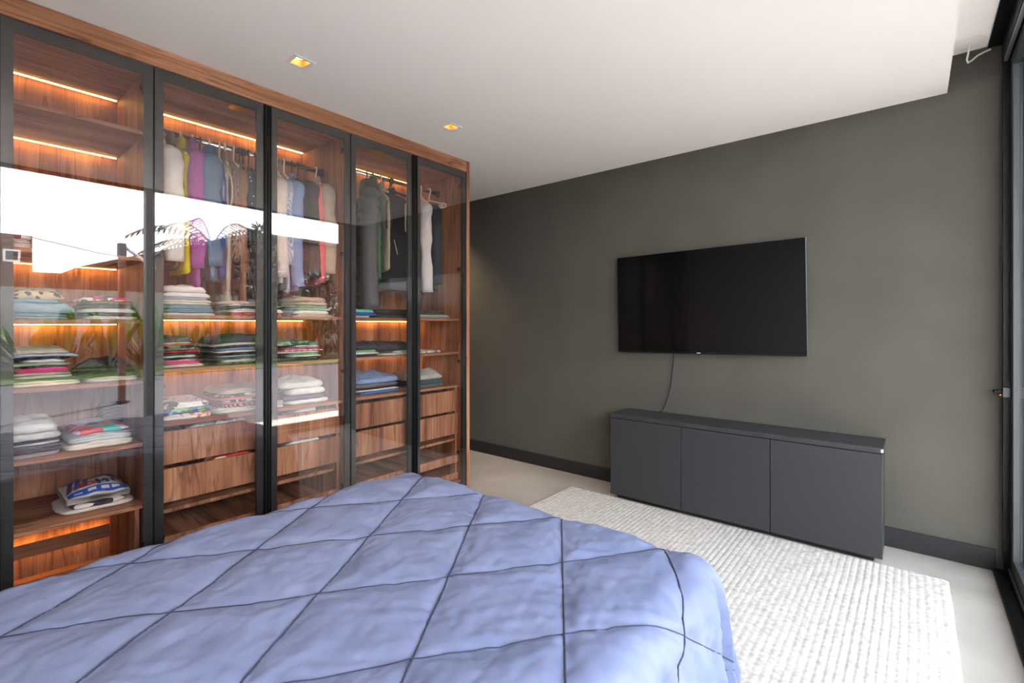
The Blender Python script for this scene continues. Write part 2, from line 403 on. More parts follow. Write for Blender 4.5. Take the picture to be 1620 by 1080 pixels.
downlight(-1.2, -0.44, H, 'lit square recessed downlight over the passage past the wardrobe', spot=95.0)

# ------------------------------------------------------------------ wardrobe: three units, each behind a pair of glass doors
WZ, WY, WX = wood('Z'), wood('Y'), wood('X')
XB = -0.60; XBI = -0.582      # carcass back / face of the back panel
ZT = 2.507
def unit(nm, ya, yb, lab):
    t = empty('wardrobe_unit', (-0.3, (ya+yb)/2, 0), lab, 'wardrobe')
    obj('back_panel', box(XB, XBI, ya+0.02, yb-0.02, 0.07, ZT), WZ, t)
    obj('side_panel', box(XB, -0.03, ya+0.001, ya+0.019, 0.0, ZT, 0.001), WZ, t)
    obj('side_panel', box(XB, -0.03, yb-0.019, yb-0.001, 0.0, ZT, 0.001), WZ, t)
    obj('top_panel', box(XB, -0.03, ya+0.019, yb-0.019, ZT-0.005, ZT+0.02), WY, t)
    obj('bottom_panel', box(XBI, -0.035, ya+0.02, yb-0.02, 0.07, 0.09), WY, t)
    obj('plinth', box(-0.10, -0.085, ya+0.02, yb-0.02, 0.0, 0.07), WY, t)
    return t
def shelf(t, ya, yb, zb, th=0.018, xf0=-0.06):
    return obj('shelf', box(XBI+0.001, xf0, ya+0.0195, yb-0.0195, zb, zb+th, 0.0015), WY, t)
def led(t, ya, yb, z):
    p = obj('light_channel', box(XBI+0.018, XBI+0.034, ya+0.03, yb-0.03, z-0.0015, z), M_ALU, t)
    obj('led_strip', box(XBI+0.020, XBI+0.032, ya+0.03, yb-0.03, z-0.0045, z-0.0016), M_LED, p)
def door(t, ya, yb, hside, hinges):
    g = 0.0025; a, b = ya+g, yb-g; z0, z1 = 0.022, ZT-0.003; w = 0.036
    if hside == 1: b -= 0.016
    elif hside == -1: a += 0.016
    d = obj('door', merge(box(-0.022, -0.005, a, a+w, z0, z1), box(-0.022, -0.005, b-w, b, z0, z1),
                          box(-0.022, -0.005, a+w, b-w, z0, z0+0.045), box(-0.022, -0.005, a+w, b-w, z1-0.045, z1)), M_FRAME, t, label='dark framed smoked glass door')
    obj('glass_pane', box(-0.004, 0.0, a, b, z0, z1), M_GLASSW, d, label='smoked reflective glass pane')
    obj('edge_strip', merge(box(-0.022, 0.001, a-0.0015, a, z0, z1), box(-0.022, 0.001, b, b+0.0015, z0, z1)), M_BLACK, d)
    if hside:
        y0, y1 = (b+0.0015, b+0.0165) if hside == 1 else (a-0.0165, a-0.0015)
        obj('handle_profile', merge(box(-0.022, 0.004, y0, y1, z0, z1, 0.001), box(0.004, 0.013, y0 if hside == 1 else y1-0.004, y0+0.004 if hside == 1 else y1, z0, z1, 0.001)), M_BLACK, d, label='black vertical handle profile')
    hs = -1 if hside == 1 else 1
    for z in hinges:
        ye = (ya+0.019) if hs == -1 else (yb-0.019)
        obj('hinge', merge(box(-0.075, -0.03, ye, ye-hs*0.012, z-0.008, z+0.008, 0.002), box(-0.034, -0.0225, ye-hs*0.004, ye-hs*0.03, z-0.012, z+0.012, 0.003)), M_BLACKP, d)
def rail(t, ya, yb, z, x, mids):
    r = obj('hanging_rail', tube([(x, ya+0.02, z), (x, yb-0.02, z)], [(0.008, 0.015)]*2, 12), M_CHROME, t, smooth=True)
    for y in (ya+0.03, yb-0.03):
        s = 1 if y > (ya+yb)/2 else -1
        obj('rail_bracket', merge(box(x-0.018, x+0.018, y-0.006, y+0.01, z-0.03, z+0.022, 0.003), box(x-0.012, x+0.012, y-0.03*s, y, z-0.022, z+0.018, 0.003)), M_BLACKP, r)
    for y in mids:
        obj('rail_support', merge(box(x-0.012, x+0.012, y-0.014, y+0.014, z-0.02, z+0.02, 0.003), tube([(x, y, z-0.07), (x, y, z-0.015)], 0.006)), M_BLACKP, r)
def drawer(t, ya, yb, z0, z1, x=-0.07):
    d = obj('drawer', box(x-0.018, x, ya, yb, z0, z1, 0.0015), WZ, t, label='walnut drawer front')
    obj('drawer_box', merge(box(XBI+0.03, x-0.018, ya+0.03, ya+0.042, z0+0.015, z1-0.02), box(XBI+0.03, x-0.018, yb-0.042, yb-0.03, z0+0.015, z1-0.02),
                            box(XBI+0.03, x-0.018, ya+0.042, yb-0.042, z0+0.012, z0+0.02), box(XBI+0.03, XBI+0.042, ya+0.042, yb-0.042, z0+0.02, z1-0.02)), WX, d)
def tray(t, ya, yb, z0, z1, x=-0.07):
    d = obj('shoe_tray', box(x-0.018, x, ya, yb, z0, z1, 0.0015), WZ, t, label='walnut pull-out tray front')
    obj('tray_base', box(XBI+0.03, x-0.018, ya+0.03, yb-0.03, z0+0.004, z0+0.016), WX, d)

YS = [-3.98, -3.47, -2.96, -2.447, -1.938, -1.434, -0.919]
HZ = (0.30, 1.02, 1.75, 2.40)
# unit A (shelves)
uA = unit('a', YS[0], YS[2], 'open shelved walnut wardrobe unit of folded clothes, no hanging rail')
for z in (2.196, 1.902, 1.604, 1.313, 1.030, 0.738, 0.450): shelf(uA, YS[0], YS[2], z)
for z in (ZT-0.006, 2.195, 1.603, 1.312): led(uA, YS[0], YS[2], z)
obj('support_panel', box(-0.56, -0.075, -3.016, -2.998, 0.09, 0.45, 0.001), WZ, uA)
rl = obj('light_rail', box(-0.545, -0.53, YS[0]+0.03, -3.02, 0.20, 0.262), WY, uA)
obj('led_strip', box(-0.558, -0.550, YS[0]+0.04, -3.03, 0.236, 0.240), M_LED, rl)
# unit B (hanging + drawers)
uB = unit('b', YS[2], YS[4], 'walnut wardrobe unit with chrome rail of colourful clothes over two wide drawers')
for z in (1.338, 1.076, 0.813): shelf(uB, YS[2], YS[4], z)
for z in (ZT-0.006, 1.337): led(uB, YS[2], YS[4], z)
led(uB, YS[2], YS[4], 1.075)
rail(uB, YS[2], YS[4], 2.315, -0.30, (-2.455,))
for z0, z1 in ((0.629, 0.789), (0.446, 0.608)): drawer(uB, -2.905, -1.972, z0, z1)
obj('drawer_carcass', merge(box(-0.56, -0.075, -2.925, -2.907, 0.09, 0.813), box(-0.56, -0.075, -1.994, -1.977, 0.09, 0.813), box(-0.56, -0.085, -2.905, -1.995, 0.392, 0.41)), WZ, uB)
tray(uB, -2.905, -1.996, 0.222, 0.28); tray(uB, -2.905, -1.996, 0.092, 0.14)
# unit C (hanging + drawers)
uC = unit('c', YS[4], YS[6], 'walnut wardrobe unit with coats over two drawers, beside the passage end panel')
for z in (1.338, 1.076, 0.816): shelf(uC, YS[4], YS[6], z)
for z in (ZT-0.012, 1.337): led(uC, YS[4], YS[6], z)
led(uC, YS[4], YS[6], 1.075)
rail(uC, YS[4], YS[6], 2.385, -0.30, (-1.41,))
for z0, z1 in ((0.629, 0.791), (0.447, 0.610)): drawer(uC, -1.885, -0.949, z0, z1)
obj('drawer_carcass', merge(box(-0.56, -0.075, -1.905, -1.887, 0.09, 0.816), box(-0.56, -0.075, -0.971, -0.955, 0.09, 0.816), box(-0.56, -0.085, -1.885, -0.972, 0.392, 0.41)), WZ, uC)
tray(uC, -1.885, -0.945, 0.222, 0.28); tray(uC, -1.885, -0.945, 0.092, 0.14)
obj('end_panel', box(XB, 0.0, -0.918, -0.883, 0.0, 2.598, 0.0015), WZ, uC, label='walnut end panel facing the passage')
doors = [(uA, YS[0], YS[1], 1), (uA, YS[1], YS[2], -1), (uB, YS[2], YS[3], 1), (uB, YS[3], YS[4], -1), (uC, YS[4], YS[5], 1), (uC, YS[5], YS[6], -1)]
for t, a, b, h in doors: door(t, a, b, h, HZ)
fa = obj('wardrobe_fascia', box(-0.02, 0.0, YS[0], -0.9185, 2.511, 2.598, 0.0015), WY, label='long walnut fascia board above the glass wardrobe doors', cat='fascia')
obj('wardrobe_filler', box(XB, -0.021, YS[0], -0.9185, 2.53, 2.598), WY, label='walnut filler board over the wardrobe units behind the fascia', cat='filler board')

# ------------------------------------------------------------------ television
tvx0, tvx1, tvz0, tvz1 = 0.868, 2.196, 1.096, 1.860
tv = empty('television', ((tvx0+tvx1)/2, -0.03, tvz0), 'large black flat television mounted on the charcoal wall', 'television', rot=(0, -0.014, 0))
M_SCR = plain('tv_screen', '#060607', 0.08, spec=0.3)
obj('back_housing', box(tvx0+0.15, tvx1-0.15, -0.03, -0.004, tvz0+0.12, tvz1-0.12, 0.006), M_BLACKP, tv)
obj('housing', box(tvx0, tvx1, -0.052, -0.030, tvz0, tvz1, 0.003), M_ALUD, tv)
obj('screen', box(tvx0+0.004, tvx1-0.004, -0.0545, -0.0521, tvz0+0.012, tvz1-0.004), M_SCR, tv)
obj('bottom_bezel', box(tvx0+0.004, tvx1-0.004, -0.0550, -0.0521, tvz0+0.001, tvz0+0.0115), M_BLACK, tv)
xm = (tvx0+tvx1)/2-0.02
obj('maker_mark', box(xm-0.013, xm+0.013, -0.0556, -0.0550, tvz0+0.004, tvz0+0.0095), plain('silver_print', '#c9c9c9', 0.4), tv, label='tiny pale maker mark')
obj('power_cable', tube([(1.318, -0.035, tvz0+0.02), (1.316, -0.03, tvz0-0.05), (1.310, -0.02, 1.02), (1.298, -0.014, 0.93), (1.288, -0.016, 0.84), (1.270, -0.018, 0.76), (1.245, -0.024, 0.69), (1.228, -0.03, 0.645), (1.21, -0.035, 0.642)], 0.0035, 8), M_RUBBER, label='black television power cable hanging down to the low cabinet', cat='cable', smooth=True)

# ------------------------------------------------------------------ low cabinet
cb = empty('low_cabinet', (1.763, -0.17, 0), 'long low black cabinet with three plain doors under the television', 'cabinet')
obj('top', box(0.938, 2.588, -0.322, -0.016, 0.606, 0.636, 0.0015), M_CAB, cb)
obj('body', merge(box(0.942, 0.960, -0.30, -0.016, 0.03, 0.606), box(2.566, 2.584, -0.30, -0.016, 0.03, 0.606), box(0.96, 2.566, -0.30, -0.016, 0.03, 0.05), box(0.96, 2.566, -0.03, -0.016, 0.05, 0.606)), M_CAB, cb)
obj('plinth', box(0.985, 2.545, -0.285, -0.03, 0.0, 0.03), M_RUBBER, cb)
for a, b in ((0.942, 1.478), (1.482, 2.031), (2.035, 2.584)):
    obj('cabinet_door', box(a, b, -0.32, -0.302, 0.030, 0.602, 0.0015), M_CAB, cb)
obj('edge_chip', box(2.578, 2.5885, -0.3225, -0.300, 0.612, 0.630), plain('chipped_edge', '#b9bcbc', 0.7), cb, label='pale chipped corner of the top')

# ------------------------------------------------------------------ rug
def rug():
    x0, x1, y0, y1 = 0.594, 2.853, -2.75, -0.33
    pitch = 0.030; nx = 380; ny = 260; V = []; Fc = []
    for j in range(ny+1):
        y = y0+(y1-y0)*j/ny
        for i in range(nx+1):
            x = x0+(x1-x0)*i/nx
            k = (x-x0)/pitch; row = math.floor(k); f = k-row
            rb = min(1.0, (0.5-abs(f-0.5))/0.17)**0.7
            br = 0.5+0.5*math.sin(2*PI*(y/0.032+0.5*(row % 2))+2.5*(f-0.5)+0.7*noise.noise((x*9, y*9, 1)))
            nz = noise.noise((x*60, y*60, 3))
            e = min(1.0, (min(x-x0, x1-x)+0.002)/0.01, (min(y-y0, y1-y)+0.002)/0.01)
            V.append((x+0.004*noise.noise((x*2, y*4, 9)), y+0.004*noise.noise((x*5, y*2, 5)), 0.004+e*(0.0075+0.0040*rb*(0.72+0.28*br)+0.0012*nz)))
    for j in range(ny):
        for i in range(nx):
            a = j*(nx+1)+i; Fc.append((a, a+1, a+nx+2, a+nx+1))
    n = len(V)
    rim = [i for i in range(nx+1)]+[j*(nx+1)+nx for j in range(1, ny+1)]+[ny*(nx+1)+i for i in range(nx-1, -1, -1)]+[j*(nx+1) for j in range(ny-1, 0, -1)]
    for q in rim: V.append((V[q][0], V[q][1], 0.0005))
    for q in range(len(rim)):
        r = (q+1) % len(rim); Fc.append((rim[q], n+q, n+r, rim[r]))
    return V, Fc
M_RUG = noisy('offwhite_wool', [(0.3, '#a2a1a0'), (0.5, '#b7b6b5'), (0.7, '#c2c1c0')], 45, detail=5, rough=0.95, bump=0.5, bdist=0.003, spec=0.1)
obj('rug', rug(), M_RUG, smooth=True, label='off-white braided wool rug on the tile floor under the bed', cat='rug')

# ------------------------------------------------------------------ bed and quilt
bed = empty('bed', (1.475, -3.2, 0), 'double bed, mattress on upholstered base, covered by the blue quilt', 'bed')
M_BEDB = cloth('#4a4a4e'); M_MATT = cloth('#e6e4e0')
obj('base', box(0.72, 2.17, YB+0.12, -2.06, 0.09, 0.30, 0.01), M_BEDB, bed)
obj('mattress', box(0.70, 2.19, YB+0.12, -2.04, 0.30, 0.535, 0.05), M_MATT, bed)
for x in (0.84, 2.06):
    for y in (YB+0.22, -2.26):
        obj('leg', tube([(x, y, 0.018), (x, y, 0.09)], [0.022, 0.028], 14), M_BLACKP, bed)
QX0, QX1, QY0, QY1 = 0.74, 2.145, YB+0.55, -2.075
QR = 0.095; QZ = 0.548
O_ = (1.221, -2.629); E1 = (0.213, 0.296); E2 = (0.205, -0.300)
_det = E1[0]*E2[1]-E1[1]*E2[0]
def lattice(u, v):
    a, b = u-O_[0], v-O_[1]
    return (a*E2[1]-b*E2[0])/_det, (E1[0]*b-E1[1]*a)/_det
H1 = abs(_det)/math.hypot(*E2); H2 = abs(_det)/math.hypot(*E1)
def qpoint(u, v, lift=0.0, puffed=True):
    px, py = min(max(u, QX0), QX1), min(v, QY1)
    du, dv = u-px, v-py
    d = max(abs(du), abs(dv)); ln = math.hypot(du, dv)
    n = (du/ln, dv/ln) if ln > 1e-9 else (0, 0)
    m, k = lattice(u, v)
    d1 = abs(m-round(m))*H1; d2 = abs(k-round(k))*H2
    ds = min(d1, d2)
    s = min(1.0, ds/0.11); puff = 0.015*math.sin(s*PI/2)**0.8 if puffed else 0.0
    if puffed:
        # puckers running away from the seams
        along = (v*1.0+u*0.7) if d1 < d2 else (v*0.9-u*0.8)
        puff += 0.0055*math.exp(-ds/0.055)*(noise.noise((along*30, ds*6, 0.3))+0.6*noise.noise((along*62, ds*9, 5.3)))*min(1, ds/0.010)
        puff += 0.007*noise.noise((u*5, v*5, 2.0))+0.0035*noise.noise((u*17, v*17, 4.0))
        w = noise.noise((u*3+v*4, (u-v)*14, 7.0)); puff += 0.004*abs(w)
        w2 = noise.noise((u*26+v*9, v*7-u*5, 1.5)); puff -= 0.0026*max(0.0, 1-abs(w2)*7)
        w3 = noise.noise((u*8-v*5, v*22+u*15, 6.5)); puff -= 0.0026*max(0.0, 1-abs(w3)*7)
    puff += lift
    tz = QZ+0.012*noise.noise((u*1.7, v*1.7, 8))
    if d < 1e-9: return (u, v, tz+puff)
    q = QR*PI/2
    if d < q:
        a = d/QR; nh, nz = math.sin(a), math.cos(a)
        off = QR*math.sin(a); z = tz-QR*(1-math.cos(a))
    else:
        nh, nz = 1.0, 0.0; off = QR+0.10*(d-q); z = tz-QR-(d-q)
    corner = abs(du) > 1e-6 and abs(dv) > 1e-6
    tang = math.atan2(dv, du)*0.45+(0 if corner else (v if abs(du) > abs(dv) else u))
    rp = min(1.0, max(0.0, d-0.03)/0.28)
    off += rp*(0.020*math.sin(tang*26+1.3)+0.013*math.sin(tang*61+noise.noise((u*6, v*6, 3))*3)+0.012*noise.noise((tang*45, d*3, 3.3)))
    return (px+n[0]*(off+nh*puff), py+n[1]*(off+nh*puff), max(0.03, z+nz*puff))
def quilt():
    D = 0.52; st = 0.0095
    nx = int((QX1-QX0+2*D)/st); ny = int((QY1+D-QY0)/st); V = []; Fc = []
    for j in range(ny+1):
        for i in range(nx+1):
            V.append(qpoint(QX0-D+(QX1-QX0+2*D)*i/nx, QY0+(QY1+D-QY0)*j/ny))
    for j in range(ny):
        for i in range(nx):
            a = j*(nx+1)+i; Fc.append((a, a+1, a+nx+2, a+nx+1))
    return V, Fc
M_QUILT = noisy('blue_quilt_cotton', [(0.25, '#626d8f'), (0.5, '#6b7699'), (0.75, '#747fa2')], 7, detail=5, rough=0.62, bump=0.10, bdist=0.003, spec=0.35)
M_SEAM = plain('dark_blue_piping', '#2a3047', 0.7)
qe = empty('quilt', (1.475, -2.9, 0.5), 'slate blue diamond-quilted bedspread draped over the bed', 'bedspread')
obj('cover', quilt(), M_QUILT, qe, smooth=True)
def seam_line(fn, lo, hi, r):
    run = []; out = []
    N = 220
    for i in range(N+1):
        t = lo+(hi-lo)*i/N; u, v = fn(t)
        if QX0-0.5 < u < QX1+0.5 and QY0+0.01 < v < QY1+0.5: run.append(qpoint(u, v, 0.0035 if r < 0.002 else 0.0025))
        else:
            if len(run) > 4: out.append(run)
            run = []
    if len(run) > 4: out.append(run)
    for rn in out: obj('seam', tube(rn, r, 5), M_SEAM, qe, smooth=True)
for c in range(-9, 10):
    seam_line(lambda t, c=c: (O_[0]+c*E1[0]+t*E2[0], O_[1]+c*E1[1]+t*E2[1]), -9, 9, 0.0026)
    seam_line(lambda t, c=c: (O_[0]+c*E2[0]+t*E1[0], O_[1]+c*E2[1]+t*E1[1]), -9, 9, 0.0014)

# ------------------------------------------------------------------ folded clothes
def folded(y0, y1, x0, x1, z0, th, a0, a1, cy, hw, seed, layers=2, lump=0.004, heap=0.0):
    """soft folded garment: rounded slab, `layers` rolled folds at its edge, bent over the arch of the pile below"""
    rnd = random.Random(seed); N = 64
    hx, hy = (x1-x0)/2, (y1-y0)/2; mx_, my = (x0+x1)/2, (y0+y1)/2
    ex = rnd.uniform(4.5, 7.5)
    rings = [(0.0, 0.0), (0.55, 0.0), (0.9, 0.0)]
    K = 5*layers
    for k in range(K+1):
        t = k/K; f = (t*layers) % 1.0 if 0 < t < 1 else 0.0
        bul = math.sqrt(max(0, 1-(2*f-1)**2)) if 0 < t < 1 else 0.0
        if 0 < t < 1 and k % 5 == 0: bul = 0.0
        rings.append((0.965+0.035*bul if 0 < k < K else 0.955, t))
    rings += [(0.9, 1.0), (0.72, 1.0), (0.5, 1.0), (0.25, 1.0), (0.0, 1.0)]
    ph = [rnd.uniform(0, 9) for _ in range(6)]; V = []
    skew = 0.0
    for (s, t) in rings:
        for k in range(N):
            th_ = 2*PI*k/N; c, sn = math.cos(th_), math.sin(th_)
            r = (abs(c)**ex+abs(sn)**ex)**(-1/ex)
            wob = 1+0.022*math.sin(3*th_+ph[0])+0.014*math.sin(7*th_+ph[1]+3*t)+0.008*math.sin(13*th_+ph[2])
            X = mx_+hx*r*c*s*wob; Y = my+hy*r*sn*s*wob+skew*(X-mx_)
            q = max(0.0, 1-((Y-cy)/(hw*1.05))**2); qx = max(0.0, 1-((X-(-0.3))/0.33)**2)
            base = z0+a0*q*qx; top = z0+th+a1*q*qx
            sag = 1-0.35*max(0.0, (abs(s*r*sn)-0.72)/0.28)
            z = base+(top-base)*t*(sag if t > 0.5 else 1)
            if t > 0.4:
                z += lump*(noise.noise((X*14+seed, Y*14, seed*0.7))+0.5*noise.noise((X*33, Y*33, seed))-0.9*max(0.0, 1-5*abs(noise.noise((X*11+seed, Y*17, 3.1+seed)))))*min(1, t)*(0.6 if s > 0.85 else 1.0)
                if heap: z += heap*(1-s**3)*(0.75+0.7*noise.noise((X*9+seed, Y*9, 2.0))-0.35*max(0.0, 1-4*abs(noise.noise((X*7+seed, Y*12, 9.1)))))
            V.append((min(X, -0.03), Y, z))
    Fc = []
    for i in range(len(rings)-1):
        for k in range(N): Fc.append((i*N+k, i*N+(k+1) % N, (i+1)*N+(k+1) % N, (i+1)*N+k))
    return V, Fc
SEED = [100]
def stack(z, pl_, pr, where, group, items, xfr=-0.11, depth=0.31, arch=0.0):
    """items bottom to top: (thickness, colour/material, description[, options])"""
    ya, yb = yat(pl_, xfr), yat(pr, xfr); cy, hw = (ya+yb)/2, (yb-ya)/2
    tot = sum(i[0] for i in items); acc = 0.0; z0 = z+0.0005
    for it in items:
        th, mt, desc = it[:3]; op = it[3] if len(it) > 3 else {}
        SEED[0] += 1
        a0 = arch*acc/tot; a1 = arch*(acc+th)/tot
        l, r = op.get('px', (pl_, pr)); ja = random.Random(SEED[0]).uniform(-0.006, 0.006)
        f = xfr+op.get('dx', 0.0)+ja
        if isinstance(mt, str): mt = cloth(mt)
        un = 0 if cy < YS[2] else (2 if cy < YS[4] else 4)
        ql, qr = max(yat(l, xfr), YS[un]+0.026), min(yat(r, xfr), YS[un+2]-0.026)
        o = obj(op.get('name', 'folded_garment'), folded(ql, qr, f-depth*op.get('dep', 1.0), f, z0, th-0.0008, a0, a1, cy, hw, SEED[0], op.get('layers', 2 if th > 0.013 else 1), op.get('lump', 0.0045), op.get('heap', 0.0)), mt, smooth=True,
                label=desc+' '+where, cat=op.get('cat', 'folded clothes'), group=group)
        z0 += th; acc += th
    return z0
fl3 = cloth
# --- unit A, shelf with the denim (top of shelf z=1.331)
stack(1.331, 2, 113, 'under the leopard-print top on shelf', 'denim pile', [
    (0.011, '#8fb3c6', 'thin pale blue denim, bottom fold'),
    (0.015, '#86aabf', 'pale blue denim with dangling belt, second fold', {'px': (2, 110)}),
    (0.040, '#93b6c9', 'thick rolled pale blue jeans', {'px': (2, 120), 'layers': 1}),
    (0.017, '#7fa6bb', 'flat pale blue denim shirt just', {'px': (2, 97), 'layers': 1})], arch=0.004)
stack(1.414, 14, 104, 'on top of the pale blue denim', 'denim pile', [
    (0.022, cloth('#cdb9a0', 'leopard', '#3c302b', '#8b6b52'), 'leopard-print folded top lying', {'heap': 0.03, 'layers': 1})], arch=0.012)
stack(1.331, 126, 224, 'in pile topped by pink floral print', 'pile topped by pink floral print', [
    (0.016, '#e8ebec', 'white flat garment at the bottom', {'px': (135, 226)}),
    (0.014, '#3d3f50', 'navy shirt with cream collar', {'px': (124, 210)}),
    (0.018, '#e9ecee', 'white knitted sweater', {'px': (126, 224)}),
    (0.018, '#3a4a50', 'dark teal garment', {'px': (128, 222)}),
    (0.012, cloth('#8d7f48', 'heather', '#5f5636'), 'olive lace garment', {'px': (138, 212)}),
    (0.015, cloth('#c9326e', 'floral', '#efe6ea', '#3c6a45'), 'pink white and green floral top', {'px': (122, 214), 'heap': 0.01})], arch=0.012)
# --- unit A, pile on the shelf above (z=1.622)
stack(1.622, -20, 54, 'on shelf above the denim', 'black and white pile above the denim', [
    (0.02, '#e4e6e8', 'white folded sheet'), (0.018, '#c9c7c9', 'light grey folded garment'),
    (0.03, cloth('#dcdcdc', 'floral', '#23262a', '#7b3a44'), 'black and white patterned garment')], arch=0.008)
# --- unit A, shelf z=1.048
stack(1.048, 6, 128, 'in tall pile with the hot pink top', 'tall pile with hot pink top', [
    (0.022, '#efe9c9', 'pale yellow garment at the bottom', {'px': (6, 131)}),
    (0.009, '#3f4f47', 'dark green thin garment'),
    (0.013, cloth('#b7b6b3', 'heather', '#cfcfcd'), 'heather grey sweater', {'px': (8, 121)}),
    (0.011, '#d8c6bf', 'pale pink-beige top', {'px': (8, 117)}),
    (0.019, '#e0218f', 'hot pink top', {'px': (24, 112), 'layers': 1}),
    (0.007, '#262b2a', 'black thin top', {'px': (20, 112)}),
    (0.013, '#b3bda6', 'sage green top', {'px': (8, 117)}),
    (0.014, '#dfe6ee', 'white folded shirt', {'px': (34, 106), 'layers': 1}),
    (0.010, '#262824', 'black sweater', {'px': (8, 118)}),
    (0.013, cloth('#7f9bd6', 'stripesY', '#dfe6f6', scale=3.0), 'blue and white striped shirt', {'px': (6, 126), 'layers': 1}),
    (0.016, '#d9d1bd', 'cream cardigan on top', {'px': (10, 112), 'heap': 0.014})], arch=0.014)
stack(1.048, 134, 226, 'beside the tall pile with hot pink', 'black jumper pile', [
    (0.020, '#cfd3c8', 'off-white flat top under black jumper', {'px': (134, 226)}),
    (0.022, '#2b2a2c', 'crumpled black jumper', {'px': (122, 228), 'heap': 0.075, 'lump': 0.012, 'layers': 1})], arch=0.01)
# --- unit A, shelf z=0.756
stack(0.756, 2, 98, 'in pile topped by white sweatshirts', 'pile topped by white sweatshirts', [
    (0.016, '#aaa4ab', 'lilac grey garment at the bottom'),
    (0.016, '#57535c', 'charcoal trousers, lowest', {'px': (2, 102)}),
    (0.014, '#605c66', 'grey trousers, middle', {'px': (2, 102)}),
    (0.009, '#dedfe0', 'thin white top'),
    (0.011, '#45434f', 'dark navy garment', {'px': (2, 100)}),
    (0.030, '#dde0de', 'white sweatshirt second from the top', {'px': (2, 99), 'layers': 1}),
    (0.030, '#e3e6e4', 'puffy white sweatshirt at the top', {'px': (2, 96), 'heap': 0.03, 'layers': 1})], arch=0.006)
stack(0.756, 106, 212, 'in pile with multicoloured circle print', 'circle print pile', [
    (0.026, '#e6e1d5', 'cream garment at the bottom', {'px': (103, 213)}),
    (0.024, '#cfdbe2', 'pale blue garment', {'px': (110, 212)}),
    (0.005, '#d8d6d8', 'thin white red-edged garment', {'px': (116, 215)}),
    (0.018, cloth('#e9e4ea', 'patch'), 'circle-printed colourful top', {'px': (118, 210), 'layers': 1})], arch=0.022, xfr=-0.10)
stack(0.756, 160, 238, 'behind the circle print pile', 'dark pile at the back', [
    (0.05, '#4b4751', 'dark grey folded coat'), (0.045, '#55515d', 'slate grey folded coat'), (0.045, '#4a4650', 'charcoal folded coat')], xfr=-0.43, depth=0.13, arch=0.02)
